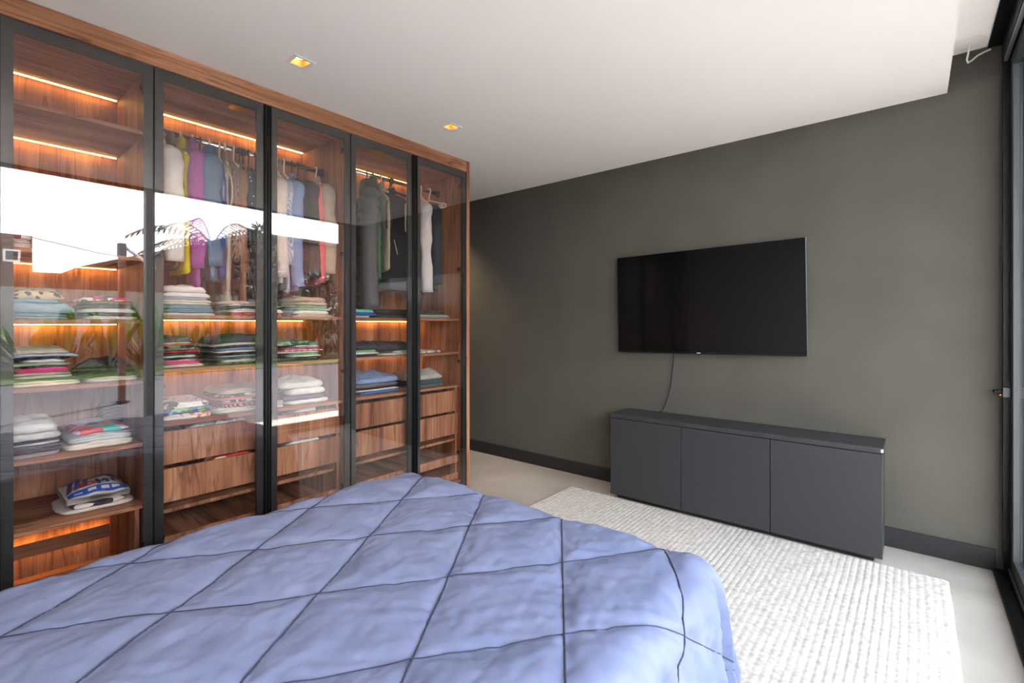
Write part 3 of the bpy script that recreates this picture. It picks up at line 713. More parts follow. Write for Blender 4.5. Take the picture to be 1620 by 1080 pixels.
# --- unit A, shelf z=0.468: plastic-wrapped pack
stack(0.4685, 94, 214, 'under the plastic-wrapped pack', 'pile under plastic pack', [
    (0.018, '#ddd8d6', 'white flat garment lying', {'layers': 1, 'px': (94, 216)}),
    (0.020, cloth('#3f3a42', 'floral', '#57525a', '#e3dcd6', scale=0.6), 'black and white printed garment', {'px': (112, 201), 'layers': 1})], xfr=-0.14, depth=0.28)
def pack():
    xfr = -0.15; ya, yb = yat(106, xfr), yat(206, xfr); x0 = xfr-0.26; zb = 0.5075
    t = empty('garment_pack', ((xfr+x0)/2, (ya+yb)/2, zb), 'blue and white printed garment in clear plastic on lowest shelf', 'packed garment')
    def top(x, y):
        a = (x-x0)/(xfr-x0)*2-1; b = (y-ya)/(yb-ya)*2-1
        return zb+0.024+0.042*max(0, 1-abs(a)**2.6)*max(0, 1-abs(b)**3.5)+0.007*noise.noise((x*18, y*18, 1))
    nx, ny = 30, 34; V = []; Fc = []
    for i in range(nx+1):
        for j in range(ny+1):
            x, y = x0+(xfr-x0)*i/nx, ya+(yb-ya)*j/ny; V.append((x, y, top(x, y)))
    for i in range(nx):
        for j in range(ny):
            a = i*(ny+1)+j; Fc.append((a, a+ny+1, a+ny+2, a+1))
    rim = [(i, 0) for i in range(nx+1)]+[(nx, j) for j in range(1, ny+1)]+[(i, ny) for i in range(nx-1, -1, -1)]+[(0, j) for j in range(ny-1, 0, -1)]
    n = len(V); rimi = [i*(ny+1)+j for i, j in rim]
    for q in rimi:
        v = V[q]; V.append((v[0]-0.01*(1 if v[0] > (x0+xfr)/2 else -1), v[1], zb))
    for q in range(len(rimi)):
        r = (q+1) % len(rimi); Fc.append((rimi[q], rimi[r], n+r, n+q))
    Fc.append(tuple(range(n, n+len(rimi))))
    g = obj('folded_shirt', (V, Fc), cloth('#e8eaee'), t, smooth=True, label='white folded shirt with blue print')
    def decal(nm, poly_fn, mat, nu, nv, lift):
        V, Fc = [], []
        for i in range(nu+1):
            for j in range(nv+1):
                x, y = poly_fn(i/nu, j/nv); V.append((x, y, top(x, y)+lift))
        for i in range(nu):
            for j in range(nv):
                a = i*(nv+1)+j; Fc.append((a, a+nv+1, a+nv+2, a+1))
        obj(nm, (V, Fc), mat, g)
    BL = plain('blue_print', '#2f62c8', 0.5); RD = plain('red_print', '#d4462a', 0.5); VI = plain('violet_blue_print', '#3d478f', 0.5)
    L_ = yb-ya
    def strip(xa, xb, p, q): return lambda u, v: (xa+(xb-xa)*u, ya+L_*(p+(q-p)*v))
    decal('blue_band', strip(xfr-0.012, xfr-0.050, 0.03, 0.97), BL, 5, 24, 0.0012)
    for p in (0.12, 0.34, 0.55, 0.72): decal('white_scribble', strip(xfr-0.024, xfr-0.030-0.01*(p > 0.3), p, p+0.13), plain('white_print', '#eef1f6', 0.5), 2, 6, 0.002)
    # red ellipse and blue letter M
    V, Fc = [], []
    cx_, cy_ = xfr-0.085, ya+L_*0.30
    ring = [(cx_, cy_)]+[(cx_+0.024*math.cos(2*PI*k/28), cy_+0.05*math.sin(2*PI*k/28)) for k in range(28)]
    V = [(x, y, top(x, y)+0.0018) for x, y in ring]; Fc = [(0, 1+k, 1+(k+1) % 28) for k in range(28)]
    obj('red_ellipse', (V, Fc), RD, g)
    def seg(a, b, w):   # letter stroke from a to b in (y fraction, x offset)
        (y1, x1), (y2, x2) = a, b; dx, dy = x2-x1, (y2-y1)*L_; l = math.hypot(dx, dy); px_, py_ = -dy/l*w, dx/l*w
        return lambda u, v: (xfr+x1+dx*u+px_*(v-0.5), ya+L_*y1+dy*u+py_*(v-0.5))
    for st in (((0.55, -0.062), (0.53, -0.125)), ((0.53, -0.125), (0.60, -0.085)), ((0.60, -0.085), (0.67, -0.125)), ((0.67, -0.125), (0.69, -0.062))):
        decal('letter_stroke', seg(st[0], st[1], 0.013), VI, 8, 2, 0.0018)
    for st in (((0.80, -0.07), (0.77, -0.10)), ((0.77, -0.10), (0.83, -0.125)), ((0.83, -0.125), (0.93, -0.115))):
        decal('letter_stroke', seg(st[0], st[1], 0.014), VI, 8, 2, 0.0018)
    for p, q in ((0.02, 0.10), (0.14, 0.22), (0.26, 0.34)):
        decal('blue_stripe', (lambda p, q: lambda u, v: (xfr-0.06-0.15*u, ya+L_*(p+(q-p)*v+0.12*u)))(p, q), BL if p > 0.1 else VI, 12, 3, 0.0014)
    # loose film around it
    V, Fc = [], []
    for i in range(nx+1):
        for j in range(ny+1):
            a, b = i/nx*1.06-0.03, j/ny*1.08-0.04
            x, y = x0+(xfr-x0)*a, ya+L_*b
            V.append((x, y, max(zb+0.002, top(min(max(x, x0), xfr), min(max(y, ya), yb))+0.008+0.009*noise.noise((x*34, y*22, 5))) if 0.02 < a < 0.985 and 0.02 < b < 0.98 else zb+0.012+0.008*noise.noise((x*25, y*25, 5))))
    for i in range(nx):
        for j in range(ny):
            a = i*(ny+1)+j; Fc.append((a, a+ny+1, a+ny+2, a+1))
    obj('plastic_film', (V, Fc), M_FILM, t, smooth=True, label='clear plastic film')
pack()
# --- unit B, shelf z=1.356
stack(1.356, 256, 344, 'in tall white pile over blue jeans', 'tall white pile over jeans', [
    (0.014, '#e6eaf0', 'white flat garment at the bottom', {'px': (256, 346)}),
    (0.020, '#5c7f97', 'blue jeans, lower', {'px': (256, 343)}),
    (0.020, '#6d8ea3', 'blue jeans, upper with sequin star', {'px': (256, 341)}),
    (0.012, '#e4dccb', 'cream garment, lower', {'px': (256, 338)}),
    (0.014, '#e3d6c2', 'beige cream garment, upper', {'px': (256, 340)}),
    (0.011, '#a9b6d8', 'lilac blue shirt', {'px': (256, 336)}),
    (0.024, '#e9e9e8', 'white sweater second from top', {'px': (256, 337), 'layers': 1}),
    (0.028, '#eceded', 'thick white hooded sweater on top', {'px': (256, 331), 'heap': 0.02, 'layers': 1})])
stack(1.356, 366, 450, 'in pile with red at its bottom', 'pile with red at bottom', [
    (0.018, '#c9423f', 'red folded garment'), (0.022, '#e9e7e4', 'white garment above red one', {'px': (366, 452)}),
    (0.014, '#33454b', 'dark teal garment', {'px': (364, 446)}), (0.010, '#e9e4df', 'thin white top', {'px': (362, 446)}), (0.014, '#dcc6bb', 'pale pink garment on top', {'px': (352, 444), 'heap': 0.012})], arch=0.004)
stack(1.356, 452, 468, 'between the two bigger piles', 'small grey pile', [
    (0.02, '#77757f', 'grey folded cloth'), (0.018, '#8f90a8', 'lilac folded cloth')], xfr=-0.15, depth=0.25)
stack(1.356, 470, 527, 'in pile topped by tan sweater', 'pile topped by tan sweater', [
    (0.016, '#e3d3c1', 'beige flat garment at the bottom', {'px': (468, 530)}),
    (0.024, cloth('#e8e8ea', 'floral', '#e8e8ea', '#e8e8ea'), 'white garment', {'px': (467, 527), 'layers': 1}),
    (0.016, '#a9c3a2', 'sage green garment, lower', {'px': (466, 527)}),
    (0.014, '#9fbd9a', 'sage green garment, upper', {'px': (463, 525)}),
    (0.020, '#cdb6a3', 'tan sweater, lower fold', {'px': (470, 522), 'layers': 1}),
    (0.026, '#c9b19d', 'tan sweater at the top', {'px': (468, 522), 'heap': 0.012, 'layers': 1})], arch=0.004)
# --- unit B, shelf z=1.094
stack(1.094, 256, 326, 'in tall pile over hot pink shorts', 'tall pile over hot pink', [
    (0.014, '#e0d3cc', 'pale beige garment at the bottom', {'px': (256, 331)}),
    (0.014, '#e8589a', 'hot pink shorts', {'px': (256, 321)}),
    (0.010, '#f09cbf', 'light pink top', {'px': (256, 317)}),
    (0.008, '#2d2c30', 'black thin top, lower', {'px': (256, 319)}),
    (0.013, '#dfe5d3', 'white and lime top', {'px': (256, 315)}),
    (0.012, '#433b4c', 'dark plum top with blue corner', {'px': (256, 318)}),
    (0.010, '#cf3a36', 'red top', {'px': (256, 317)}),
    (0.013, '#7b7f78', 'grey-green top', {'px': (256, 321)}),
    (0.010, cloth('#232a33', 'floral', '#2c3440', '#57b45a'), 'black and green print top', {'px': (256, 321)}),
    (0.009, '#d9653c', 'orange top', {'px': (256, 309)}),
    (0.009, '#e4e2ea', 'white thin top', {'px': (256, 307)}),
    (0.020, '#77696b', 'taupe garment on top', {'px': (256, 311), 'heap': 0.008})], arch=0.012)
stack(1.094, 340, 440, 'in pile under the charcoal sweater', 'pile under charcoal sweater', [
    (0.012, '#2b2f2b', 'black garment at the bottom', {'px': (330, 416)}),
    (0.014, '#dfe3df', 'white garment, lowest white', {'px': (352, 440)}),
    (0.010, '#3c5566', 'teal garment'),
    (0.010, '#bcd8d2', 'mint garment', {'px': (346, 440)}),
    (0.012, '#25282a', 'black garment, middle', {'px': (334, 440)}),
    (0.013, '#e6e3df', 'cream white garment', {'px': (344, 440)}),
    (0.012, '#7fa3cd', 'sky blue garment', {'px': (342, 440)}),
    (0.012, '#3e4650', 'navy garment', {'px': (340, 440)}),
    (0.014, '#d9d5cd', 'ivory garment with drawstring', {'px': (336, 440)}),
    (0.028, '#3d424a', 'charcoal sweater crowning it all', {'px': (338, 440), 'layers': 1, 'heap': 0.012})], arch=0.02)
stack(1.094, 440, 512, 'in pile with pink checked shirts', 'pile with pink checks', [
    (0.020, cloth('#2b3438', 'dots', '#e8dccd', scale=2.0), 'black garment with pale dotted trim', {'px': (432, 512)}),
    (0.012, '#e9eae6', 'white top', {'px': (460, 512)}), (0.010, '#5cb87a', 'green-hemmed white top', {'px': (460, 508)}), (0.012, '#e5dcd2', 'cream top'),
    (0.011, cloth('#d8438a', 'check', '#f2c3d4', '#ffffff'), 'pink and white checked shirt', {'px': (446, 516)}),
    (0.011, cloth('#c8446f', 'check', '#6e78b4', '#e2b65a'), 'multicoloured pink checked shirt', {'px': (446, 513)}),
    (0.012, '#e3ecd9', 'pale green white top', {'px': (464, 509)}),
    (0.022, cloth('#7da07a', 'floral', '#a9c59c', '#35543f'), 'green leaf-print garment at the top', {'px': (436, 506), 'heap': 0.012})], arch=0.008)
# --- unit B, shelf z=0.831
stack(0.831, 256, 336, 'in pile topped by zebra print', 'pile topped by zebra print', [
    (0.030, cloth('#ece6e6', 'floral', '#ece6e6', '#d98a62', scale=1.4), 'white garment with orange floral sprigs', {'px': (256, 338)}),
    (0.026, cloth('#4d8a58', 'floral', '#9cc79a', '#4a64a8'), 'green and blue leaf-print garment', {'px': (256, 336)}),
    (0.030, cloth('#e6e4e4', 'floral', '#e6e4e4', '#2e2a2c', scale=1.3), 'black and white printed garment', {'px': (256, 335), 'heap': 0.012, 'lump': 0.006})])
stack(0.831, 346, 436, 'in pile topped by ivory blouse', 'pile topped by ivory blouse', [
    (0.030, '#c9ccc2', 'pale grey-mint crumpled garment at the bottom', {'px': (338, 436), 'lump': 0.006}),
    (0.015, cloth('#d98e68', 'diag', '#2c2a2a', scale=0.8), 'coral and black striped garment', {'px': (350, 436), 'layers': 1}),
    (0.010, '#c08a98', 'mauve garment', {'px': (352, 436)}),
    (0.014, cloth('#dcd9dd', 'floral', '#8d8a96', '#3a3a44'), 'grey and white patterned garment', {'px': (356, 436)}),
    (0.014, '#d97a60', 'coral garment', {'px': (346, 436)}),
    (0.016, cloth('#4d5f3e', 'floral', '#3a4a52', '#dfe3da'), 'dark green printed garment', {'px': (348, 436)}),
    (0.022, '#cdbdaa', 'ivory blouse on top', {'px': (350, 436), 'heap': 0.02})], arch=0.006)
stack(0.831, 452, 524, 'in pile with large white sweaters', 'pile with large white sweaters', [
    (0.026, '#e3e6e4', 'white flat garment at the bottom', {'px': (454, 525), 'layers': 1}),
    (0.030, '#67616f', 'purple-grey sweatshirt', {'px': (446, 524), 'layers': 1}),
    (0.040, '#ebe9e4', 'thick white sweater, lower', {'px': (460, 518), 'layers': 1}),
    (0.036, '#e9e6df', 'crumpled white sweater at the top', {'px': (446, 517), 'layers': 1, 'heap': 0.035, 'lump': 0.008})])
stack(0.831, 432, 450, 'beside the large white sweaters', 'mint and grey scraps', [
    (0.014, '#c5dfd0', 'small mint folded cloth'), (0.026, '#b4b5b4', 'small light grey folded cloth'), (0.03, '#2c2c32', 'small black folded cloth')], depth=0.2)
# --- unit C
stack(1.356, 552, 603, 'under grey puffer coat', 'turquoise and blue pile', [
    (0.012, '#e0dedd', 'white flat garment', {'px': (552, 590)}), (0.020, '#2f56a5', 'royal blue folded garment', {'layers': 1}), (0.022, '#63c7bd', 'turquoise folded garment', {'px': (552, 596), 'layers': 1, 'heap': 0.012})])
stack(1.356, 602, 655, 'on shelf below the fleece vest', 'black pile', [
    (0.026, '#3a3a3b', 'black folded garment, lower'), (0.028, '#343434', 'black folded jacket, upper', {'heap': 0.018, 'layers': 1})])
stack(1.356, 656, 716, 'on the shelf near passage end panel', 'grey camouflage pile', [
    (0.030, '#8f9094', 'light grey folded blanket', {'layers': 1}), (0.030, cloth('#4b5145', 'floral', '#3a4039', '#5b6154', scale=0.7), 'dark camouflage folded garment', {'px': (654, 712), 'heap': 0.01})])
stack(1.094, 552, 602, 'in pile under black sweater heap', 'pile under black sweater', [
    (0.016, '#2e2f33', 'black garment at the bottom'), (0.014, '#dfe3e6', 'white garment', {'px': (552, 603)}), (0.014, '#8ec79a', 'mint green garment', {'px': (562, 600)}), (0.034, '#34353a', 'black crumpled sweater', {'px': (552, 602), 'heap': 0.03, 'layers': 1})])
stack(1.094, 604, 660, 'in pile under dark brown sweater', 'pile under dark brown sweater', [
    (0.016, '#d6d4d2', 'light grey garment'), (0.014, cloth('#cfe0c4', 'floral', '#e6e6df', '#8fb27d'), 'pale green printed garment', {'px': (622, 660)}), (0.044, '#37343a', 'dark brown-black sweater heap', {'px': (592, 660), 'heap': 0.03, 'layers': 1})])
stack(1.094, 664, 702, 'alone near the passage end panel', 'grey print pile', [(0.016, cloth('#cfd4d1', 'floral', '#e3e6e2', '#7f8a88'), 'thin pale grey printed garment lying')])
stack(0.834, 566, 636, 'in pile topped by light blue shirt', 'pile topped by light blue shirt', [
    (0.024, '#416fae', 'bright blue garment at the bottom', {'px': (572, 637), 'layers': 1}),
    (0.012, '#ddd8cb', 'cream garment', {'px': (560, 634)}), (0.012, '#2b292c', 'black garment', {'px': (560, 635)}),
    (0.028, '#6d6c78', 'grey garment', {'px': (560, 636), 'layers': 1}),
    (0.032, '#93abd6', 'crumpled light blue shirt', {'px': (566, 636), 'heap': 0.055, 'lump': 0.010, 'layers': 1})])
stack(0.834, 642, 668, 'between light blue shirt and grey tee', 'dark furry pile', [
    (0.05, '#2d2a2b', 'black folded garment'), (0.04, cloth('#a38f80', 'heather', '#6d5c50'), 'taupe furry folded garment', {'heap': 0.03})], xfr=-0.2, depth=0.22)
stack(0.834, 668, 705, 'in pile topped by grey tee', 'pile topped by grey tee', [
    (0.026, '#55686f', 'faded blue-grey jeans, lower', {'px': (660, 707)}), (0.034, '#465961', 'blue-grey jeans, upper', {'px': (664, 704)}),
    (0.028, '#b9b7b2', 'crumpled light grey tee', {'px': (660, 703), 'heap': 0.055, 'lump': 0.012, 'layers': 1})])
# scraps of clothing showing above the drawer fronts
def peek(y0, y1, z, col, lab):
    SEED[0] += 1
    stack_obj = obj('folded_garment', folded(y0, y1, -0.30, -0.092, z-0.06, 0.07, 0, 0, (y0+y1)/2, 0.3, SEED[0], 2, 0.006), col if not isinstance(col, str) else cloth(col), smooth=True, label=lab, cat='folded clothes', group='clothes in the drawers')
peek(-2.70, -2.47, 0.607, cloth('#c8413a', 'floral', '#e4dccb', '#c8413a', scale=0.6), 'red and cream clothing showing above a lower drawer front')
peek(-2.30, -2.08, 0.612, '#d8dcdd', 'white clothing showing above a lower drawer front')
peek(-2.25, -2.10, 0.800, '#d0d3d6', 'white clothing showing above an upper drawer front')
peek(-2.80, -2.50, 0.796, cloth('#b9bdb9', 'floral', '#5e5f66', '#8d8f92'), 'grey patterned clothing showing above an upper drawer front')

# ------------------------------------------------------------------ hanging clothes and hangers
def spath(pts, n):
    """smooth Catmull-Rom path"""
    P = [Vector(p) for p in pts]; P = [2*P[0]-P[1]]+P+[2*P[-1]-P[-2]]; out = []
    m = len(P)-3
    for i in range(n+1):
        t = i/n*m; k = min(int(t), m-1); f = t-k
        a, b, c, d = P[k:k+4]
        out.append(tuple(0.5*((2*b)+(c-a)*f+(2*a-5*b+4*c-d)*f*f+(3*b-a-3*c+d)*f**3)))
    return out
def hanger(y, zr, x, yaw, white, lab, w=0.165, arms=True):
    t = empty('coat_hanger', (x, y, zr), lab, 'hanger', group='hangers on the wardrobe rails')
    Mx = Matrix.Translation((x, y, zr)) @ Matrix.Rotation(yaw, 4, 'Z')
    m = M_WHITEP if white else M_BLACKP
    r = 0.0045
    pts = [(0.018*math.cos(a), 0, 0.003+0.019*math.sin(a)) for a in [math.radians(q) for q in range(-35, 186, 20)]]
    pts = [(p[0], p[1], p[2]) for p in reversed(pts)]
    hook = pts+[(0.012, 0, -0.022), (0.002, 0, -0.04), (0, 0, -0.075)]
    obj('hook', xf(tube(hook, r, 8), Mx), m, t, smooth=True)
    if arms:
        arm = spath([(-w, 0, -0.135), (-w*0.6, 0, -0.112), (-0.03, 0, -0.082), (0, 0, -0.075), (0.03, 0, -0.082), (w*0.6, 0, -0.112), (w, 0, -0.135)], 24)
        obj('shoulder_bar', xf(tube(arm, [(0.005, 0.008)]*25, 8), Mx), m, t, smooth=True)
    return t
YF = {'white blazer': -2.855, 'taupe sleeveless': -2.835, 'yellow padded': -2.79, 'purple high': -2.745, 'dark slate': -2.715, 'steel blue': -2.68, 'royal blue': -2.632, 'beige and black': -2.60,
      'shaggy mink': -2.545, 'long tan': -2.515, 'navy dress': -2.475, 'dark patterned': -2.43, 'black dress': -2.385, 'off-white shirt': -2.315, 'blue-grey striped': -2.272, 'chambray': -2.222,
      'black jacket': -2.165, 'charcoal jacket': -2.115, 'coral pink': -2.072, 'beige jacket': -2.018, 'dark grey quilted': -1.715, 'green padded': -1.645, 'sand fleece': -1.555, 'navy sleeveless': -1.395, 'pale grey tee': -1.37,
      'light grey long': -1.215, 'dark navy jacket': -1.115}
def wrinkle(dt, amp, seed):
    out = []
    for v in dt[0]:
        q = noise.noise_vector((v[0]*13+seed, v[1]*13, v[2]*6.0)); q2 = noise.noise_vector((v[0]*30, v[1]*30+seed, v[2]*17))
        out.append((v[0]+amp*(q[0]+0.5*q2[0]), v[1]+amp*(q[1]+0.5*q2[1]), v[2]+0.4*amp*q[2]))
    return out, dt[1]
def garment(name, y, zr, mat, lab, cat, hem, x=-0.30, yaw=0.0, wsh=0.165, whem=0.17, d=0.030, sleeve=None, sl_r=0.046, drop=0.075, puffer=0.0, collar=None, fold=0.25, seed=1, sl_mat=None, parts=None, whit=True, sl_out=0.01, hanger_on=True, top_w=0.045, hg=None):
    zt = zr-drop
    for k_, yf in YF.items():
        if lab.startswith(k_): yaw = math.atan2(yf-y, 0.18)
    Mx = Matrix.Translation((x, y, 0)) @ Matrix.Rotation(yaw, 4, 'Z')
    t = empty(name, (x, y, hem), lab, cat, group='clothes on the wardrobe rails')
    rnd = random.Random(seed); ph = [rnd.uniform(0, 7) for _ in range(6)]
    N = 44; K = 64 if puffer else 30; V = []; Fc = []
    L_ = zt-hem
    prof = [(0.0, top_w, 0.6), (0.018, top_w+0.012, 0.75), (0.04, wsh*0.62, 0.9), (0.07, wsh*0.93, 1.0), (0.10, wsh, 1.0)]
    def wid(dz):
        for (a, wa, da), (b, wb, db) in zip(prof, prof[1:]):
            if dz <= b: f = (dz-a)/(b-a); return wa+(wb-wa)*f, da+(db-da)*f
        f = (dz-0.10)/max(0.01, L_-0.10); return wsh+(whem-wsh)*f, 1.0
    for k in range(K+1):
        f = k/K; dz = L_*(f**1.25)
        w, dd = wid(dz); z = zt-dz
        for i in range(N):
            th = 2*PI*i/N; c, s = math.cos(th), math.sin(th)
            ex = 2.6; r = (abs(c)**ex+abs(s)**ex)**(-1/ex)
            fo = 1+fold*min(1, dz/0.25)*(0.5*math.sin(4*th+ph[0]+2*f)+0.35*math.sin(7*th+ph[1])+0.2*math.sin(11*th+ph[2]))
            pf = 1.0; px_ = 0.0
            if puffer: q = abs(math.sin(PI*dz/puffer)); pf = 0.86+0.24*q**0.6; px_ = 0.006*q
            wx = w*(1+0.015*math.sin(9*f+ph[3]))+px_
            V.append((wx*r*c, d*dd*r*s*fo*pf, z+(0.008*math.sin(3*th+ph[4]) if k == K else 0)))
    for k in range(K):
        for i in range(N): Fc.append((k*N+i, (k+1)*N+i, (k+1)*N+(i+1) % N, k*N+(i+1) % N))
    Fc.append(tuple(range(N))); Fc.append(tuple(reversed(range(K*N, K*N+N))))
    body = obj('body', xf(wrinkle((V, Fc), 0.007 if not puffer else 0.004, seed), Mx), mat, t, smooth=True)
    if sleeve:
        for sd in (1, -1):
            P = spath([(sd*(wsh-0.055), 0, zt-0.045), (sd*(wsh-0.012), 0, zt-0.085), (sd*(wsh+sl_out), -0.006, zt-0.17), (sd*(wsh+sl_out+0.012), -0.008*sd, (zt+sleeve)/2), (sd*(wsh+sl_out), 0.006, sleeve)], 40)
            R = []
            for i in range(len(P)):
                f = i/40; base = sl_r*(0.72+0.28*min(1, f*5))*(1-0.22*f)
                if puffer: base *= 0.9+0.20*abs(math.sin(PI*(P[0][2]-P[i][2])/puffer))
                else: base *= 1+0.05*math.sin(17*f+ph[5])+0.03*math.sin(37*f)
                if f > 0.955: base *= 0.97
                R.append((base*1.0, base*0.80))
            obj('sleeve', xf(wrinkle(tube(P, R, 18), 0.010 if not puffer else 0.005, seed+sd), Mx), sl_mat or mat, t, smooth=True)
    else:
        # armhole edge on each side
        for sd in (1, -1):
            ring = [(sd*(wsh+0.004-0.010*abs(math.sin(a))), 0.020*math.cos(a), zt-0.20+0.105*math.sin(a)) for a in [2*PI*q/24 for q in range(25)]]
            obj('armhole', xf(tube(ring, 0.0055, 8, False), Mx), sl_mat or mat, t, smooth=True)
            inner = [(sd*(wsh+0.002-0.010*abs(math.sin(2*PI*q/24))), 0.017*math.cos(2*PI*q/24), zt-0.20+0.10*math.sin(2*PI*q/24)) for q in range(24)]
            obj('armhole_lining', xf((inner+[(sd*(wsh-0.006), 0, zt-0.2)], [(q, (q+1) % 24, 24) if sd > 0 else ((q+1) % 24, q, 24) for q in range(24)]), Mx), cloth('#3a3636'), t, smooth=True)
    if collar:
        cw, chh, cm = collar
        ring = []; CV = []; CF = []
        for k, (zz, sc) in enumerate(((-0.02, 1.25), (0.012, 1.12), (chh, 1.0), (chh+0.002, 0.9), (0.0, 0.85))):
            for i in range(20):
                a = 2*PI*i/20; CV.append((cw*sc*math.cos(a), d*0.85*sc*math.sin(a), zt+zz+0.006*math.cos(2*a)))
        for k in range(4):
            for i in range(20): CF.append((k*20+i, k*20+(i+1) % 20, (k+1)*20+(i+1) % 20, (k+1)*20+i))
        obj('collar', xf((CV, CF), Mx), cm or mat, t, smooth=True)
    if parts: parts(t, Mx, zt, wsh, hem, d)
    if hanger_on:
        hanger(y, zr, x, yaw, whit, ('white' if whit else 'black')+' plastic hanger holding the '+(hg or lab), w=min(0.16, wsh-0.01))
    return t
def buttons(z0, n, col, xo, dz=0.026, yo=-0.043):
    def fn(t, Mx, zt, wsh, hem, d):
        for i in range(n):
            p = (wsh+xo, yo, z0-dz*i)
            obj('button', xf(tube([p, (p[0]+0.002, p[1]-0.006, p[2])], 0.0085, 12), Mx), plain('button_'+col, col, 0.35), t)
    return fn
ZB, ZC = 2.315, 2.385
B_Y = lambda p: yat(p, -0.30)
wh = cloth('#ece9e2')
garment('blazer', -2.868, ZB, wh, 'white blazer with tan cuff buttons', 'blazer', 1.64, yaw=0.10, wsh=0.185, whem=0.195, d=0.036, sleeve=1.625, sl_r=0.054, drop=0.085, collar=(0.05, 0.03, None), seed=3, parts=buttons(1.75, 4, '#a9713f', -0.005, yo=-0.052), hg='white blazer')
garment('vest', -2.815, ZB, cloth('#8a7566'), 'taupe sleeveless vest behind the white blazer', 'vest', 1.60, yaw=-0.05, wsh=0.16, d=0.022, drop=0.06, collar=(0.06, 0.05, None), seed=4, hg='taupe vest')
garment('padded_vest', -2.772, ZB, cloth('#d3c31f'), 'yellow padded vest between taupe vest and purple sweater', 'vest', 1.575, wsh=0.168, d=0.028, drop=0.07, puffer=0.12, collar=(0.062, 0.045, None), seed=5, whit=True, hg='yellow vest')
garment('sweater', -2.715, ZB, cloth('#a95fa6'), 'purple high-neck sweater hanging beside the yellow vest', 'sweater', 1.50, wsh=0.168, d=0.024, sleeve=1.60, sl_r=0.044, drop=0.062, collar=(0.054, 0.05, None), seed=6, hg='purple sweater')
garment('jacket', -2.678, ZB, cloth('#3a3f48'), 'dark slate jacket between purple sweater and blue windbreaker', 'jacket', 1.46, wsh=0.155, d=0.018, sleeve=1.55, sl_r=0.036, drop=0.085, seed=7, whit=False, hg='dark slate jacket')
garment('windbreaker', -2.632, ZB, cloth('#5f7d9c', rough=0.6), 'steel blue windbreaker with gathered hem', 'jacket', 1.545, yaw=0.06, wsh=0.17, whem=0.185, d=0.040, sleeve=1.62, sl_r=0.056, drop=0.075, collar=(0.06, 0.045, cloth('#3f6199')), fold=0.35, seed=8, sl_out=0.0, hg='steel blue windbreaker')
garment('vest', -2.580, ZB, cloth('#36599f'), 'royal blue vest beside the steel blue windbreaker', 'vest', 1.56, wsh=0.165, d=0.020, drop=0.085, seed=9, hg='royal blue vest')
def fringe(mat):
    def fn(t, Mx, zt, wsh, hem, d):
        rnd = random.Random(5); ds = []
        for i in range(46):
            a = 2*PI*i/46; x0 = wsh*0.98*math.cos(a); y0 = d*math.sin(a)
            ds.append(tube([(x0, y0, hem+0.012), (x0+rnd.uniform(-.006, .006), y0+rnd.uniform(-.004, .004), hem-0.02), (x0+rnd.uniform(-.01, .01), y0, hem-0.045-rnd.uniform(0, .02))], 0.0028, 5))
        obj('fringe', xf(merge(*ds), Mx), mat, t, kind='stuff')
    return fn
stripe = cloth('#e8e1d6', 'stripesZ', '#4a4440', scale=3.2)
garment('striped_shawl', -2.552, ZB, stripe, 'beige and black striped fringed shawl beside the fur vest', 'shawl', 1.475, wsh=0.165, whem=0.15, d=0.022, drop=0.085, sl_mat=cloth('#cdb9a3'), collar=(0.07, 0.04, cloth('#b09a86', 'heather', '#8a7464')), seed=10, parts=fringe(stripe), hg='striped shawl')
def fur(mat, length=0.035, n=1500, zlo=None):
    def fn(t, Mx, zt, wsh, hem, d):
        rnd = random.Random(11); V, Fc = [], []
        for i in range(n):
            z = rnd.uniform(hem, zt-0.02); a = rnd.uniform(0, 2*PI); dz = zt-z
            w = wsh*min(1, 0.35+dz/0.10*0.65); ex = 2.6
            r = (abs(math.cos(a))**ex+abs(math.sin(a))**ex)**(-1/ex)
            p = Vector((w*r*math.cos(a), d*r*math.sin(a), z)); nrm = Vector((math.cos(a)*0.5, math.sin(a), 0)).normalized()
            tip = p+nrm*length*0.45+Vector((rnd.uniform(-.012, .012), rnd.uniform(-.006, .006), -length*rnd.uniform(0.6, 1.2)))
            sd = nrm.cross(Vector((0, 0, 1)))*0.006
            k = len(V); V += [tuple(p+sd), tuple(p-sd), tuple(p+Vector((0, 0, 0.01))+nrm*0.006), tuple(tip)]
            Fc += [(k, k+1, k+3), (k, k+3, k+2), (k+1, k+2, k+3)]
        obj('fur', xf((V, Fc), Mx), mat, t, kind='stuff')
    return fn
garment('fur_vest', -2.508, ZB, cloth('#9c8071'), 'shaggy mink-brown fur vest hanging on the rail', 'vest', 1.69, wsh=0.17, d=0.032, drop=0.08, seed=12, parts=fur(cloth('#a58a7a', 'heather', '#8a6f60')), hg='brown fur vest')
garment('long_coat', -2.476, ZB, cloth('#a5745c'), 'long tan suede coat showing below the fur vest', 'coat', 1.43, wsh=0.15, whem=0.19, d=0.018, sleeve=1.60, sl_r=0.03, drop=0.10, seed=13, whit=False, hg='long tan coat')
garment('dress', -2.425, ZB, cloth('#2f3140', 'dots', '#e8e8ee', scale=1.4), 'navy dress with small white dots', 'dress', 1.46, wsh=0.16, d=0.022, sleeve=1.75, sl_r=0.04, drop=0.10, seed=14, whit=False, hg='white-dotted navy dress')
garment('blouse', -2.385, ZB, cloth('#3c3a40', 'floral', '#55535a', '#2c2a30'), 'dark patterned blouse past the white-dotted navy dress', 'blouse', 1.55, wsh=0.155, d=0.018, sleeve=1.7, sl_r=0.034, drop=0.10, seed=15, whit=False, hg='dark patterned blouse')
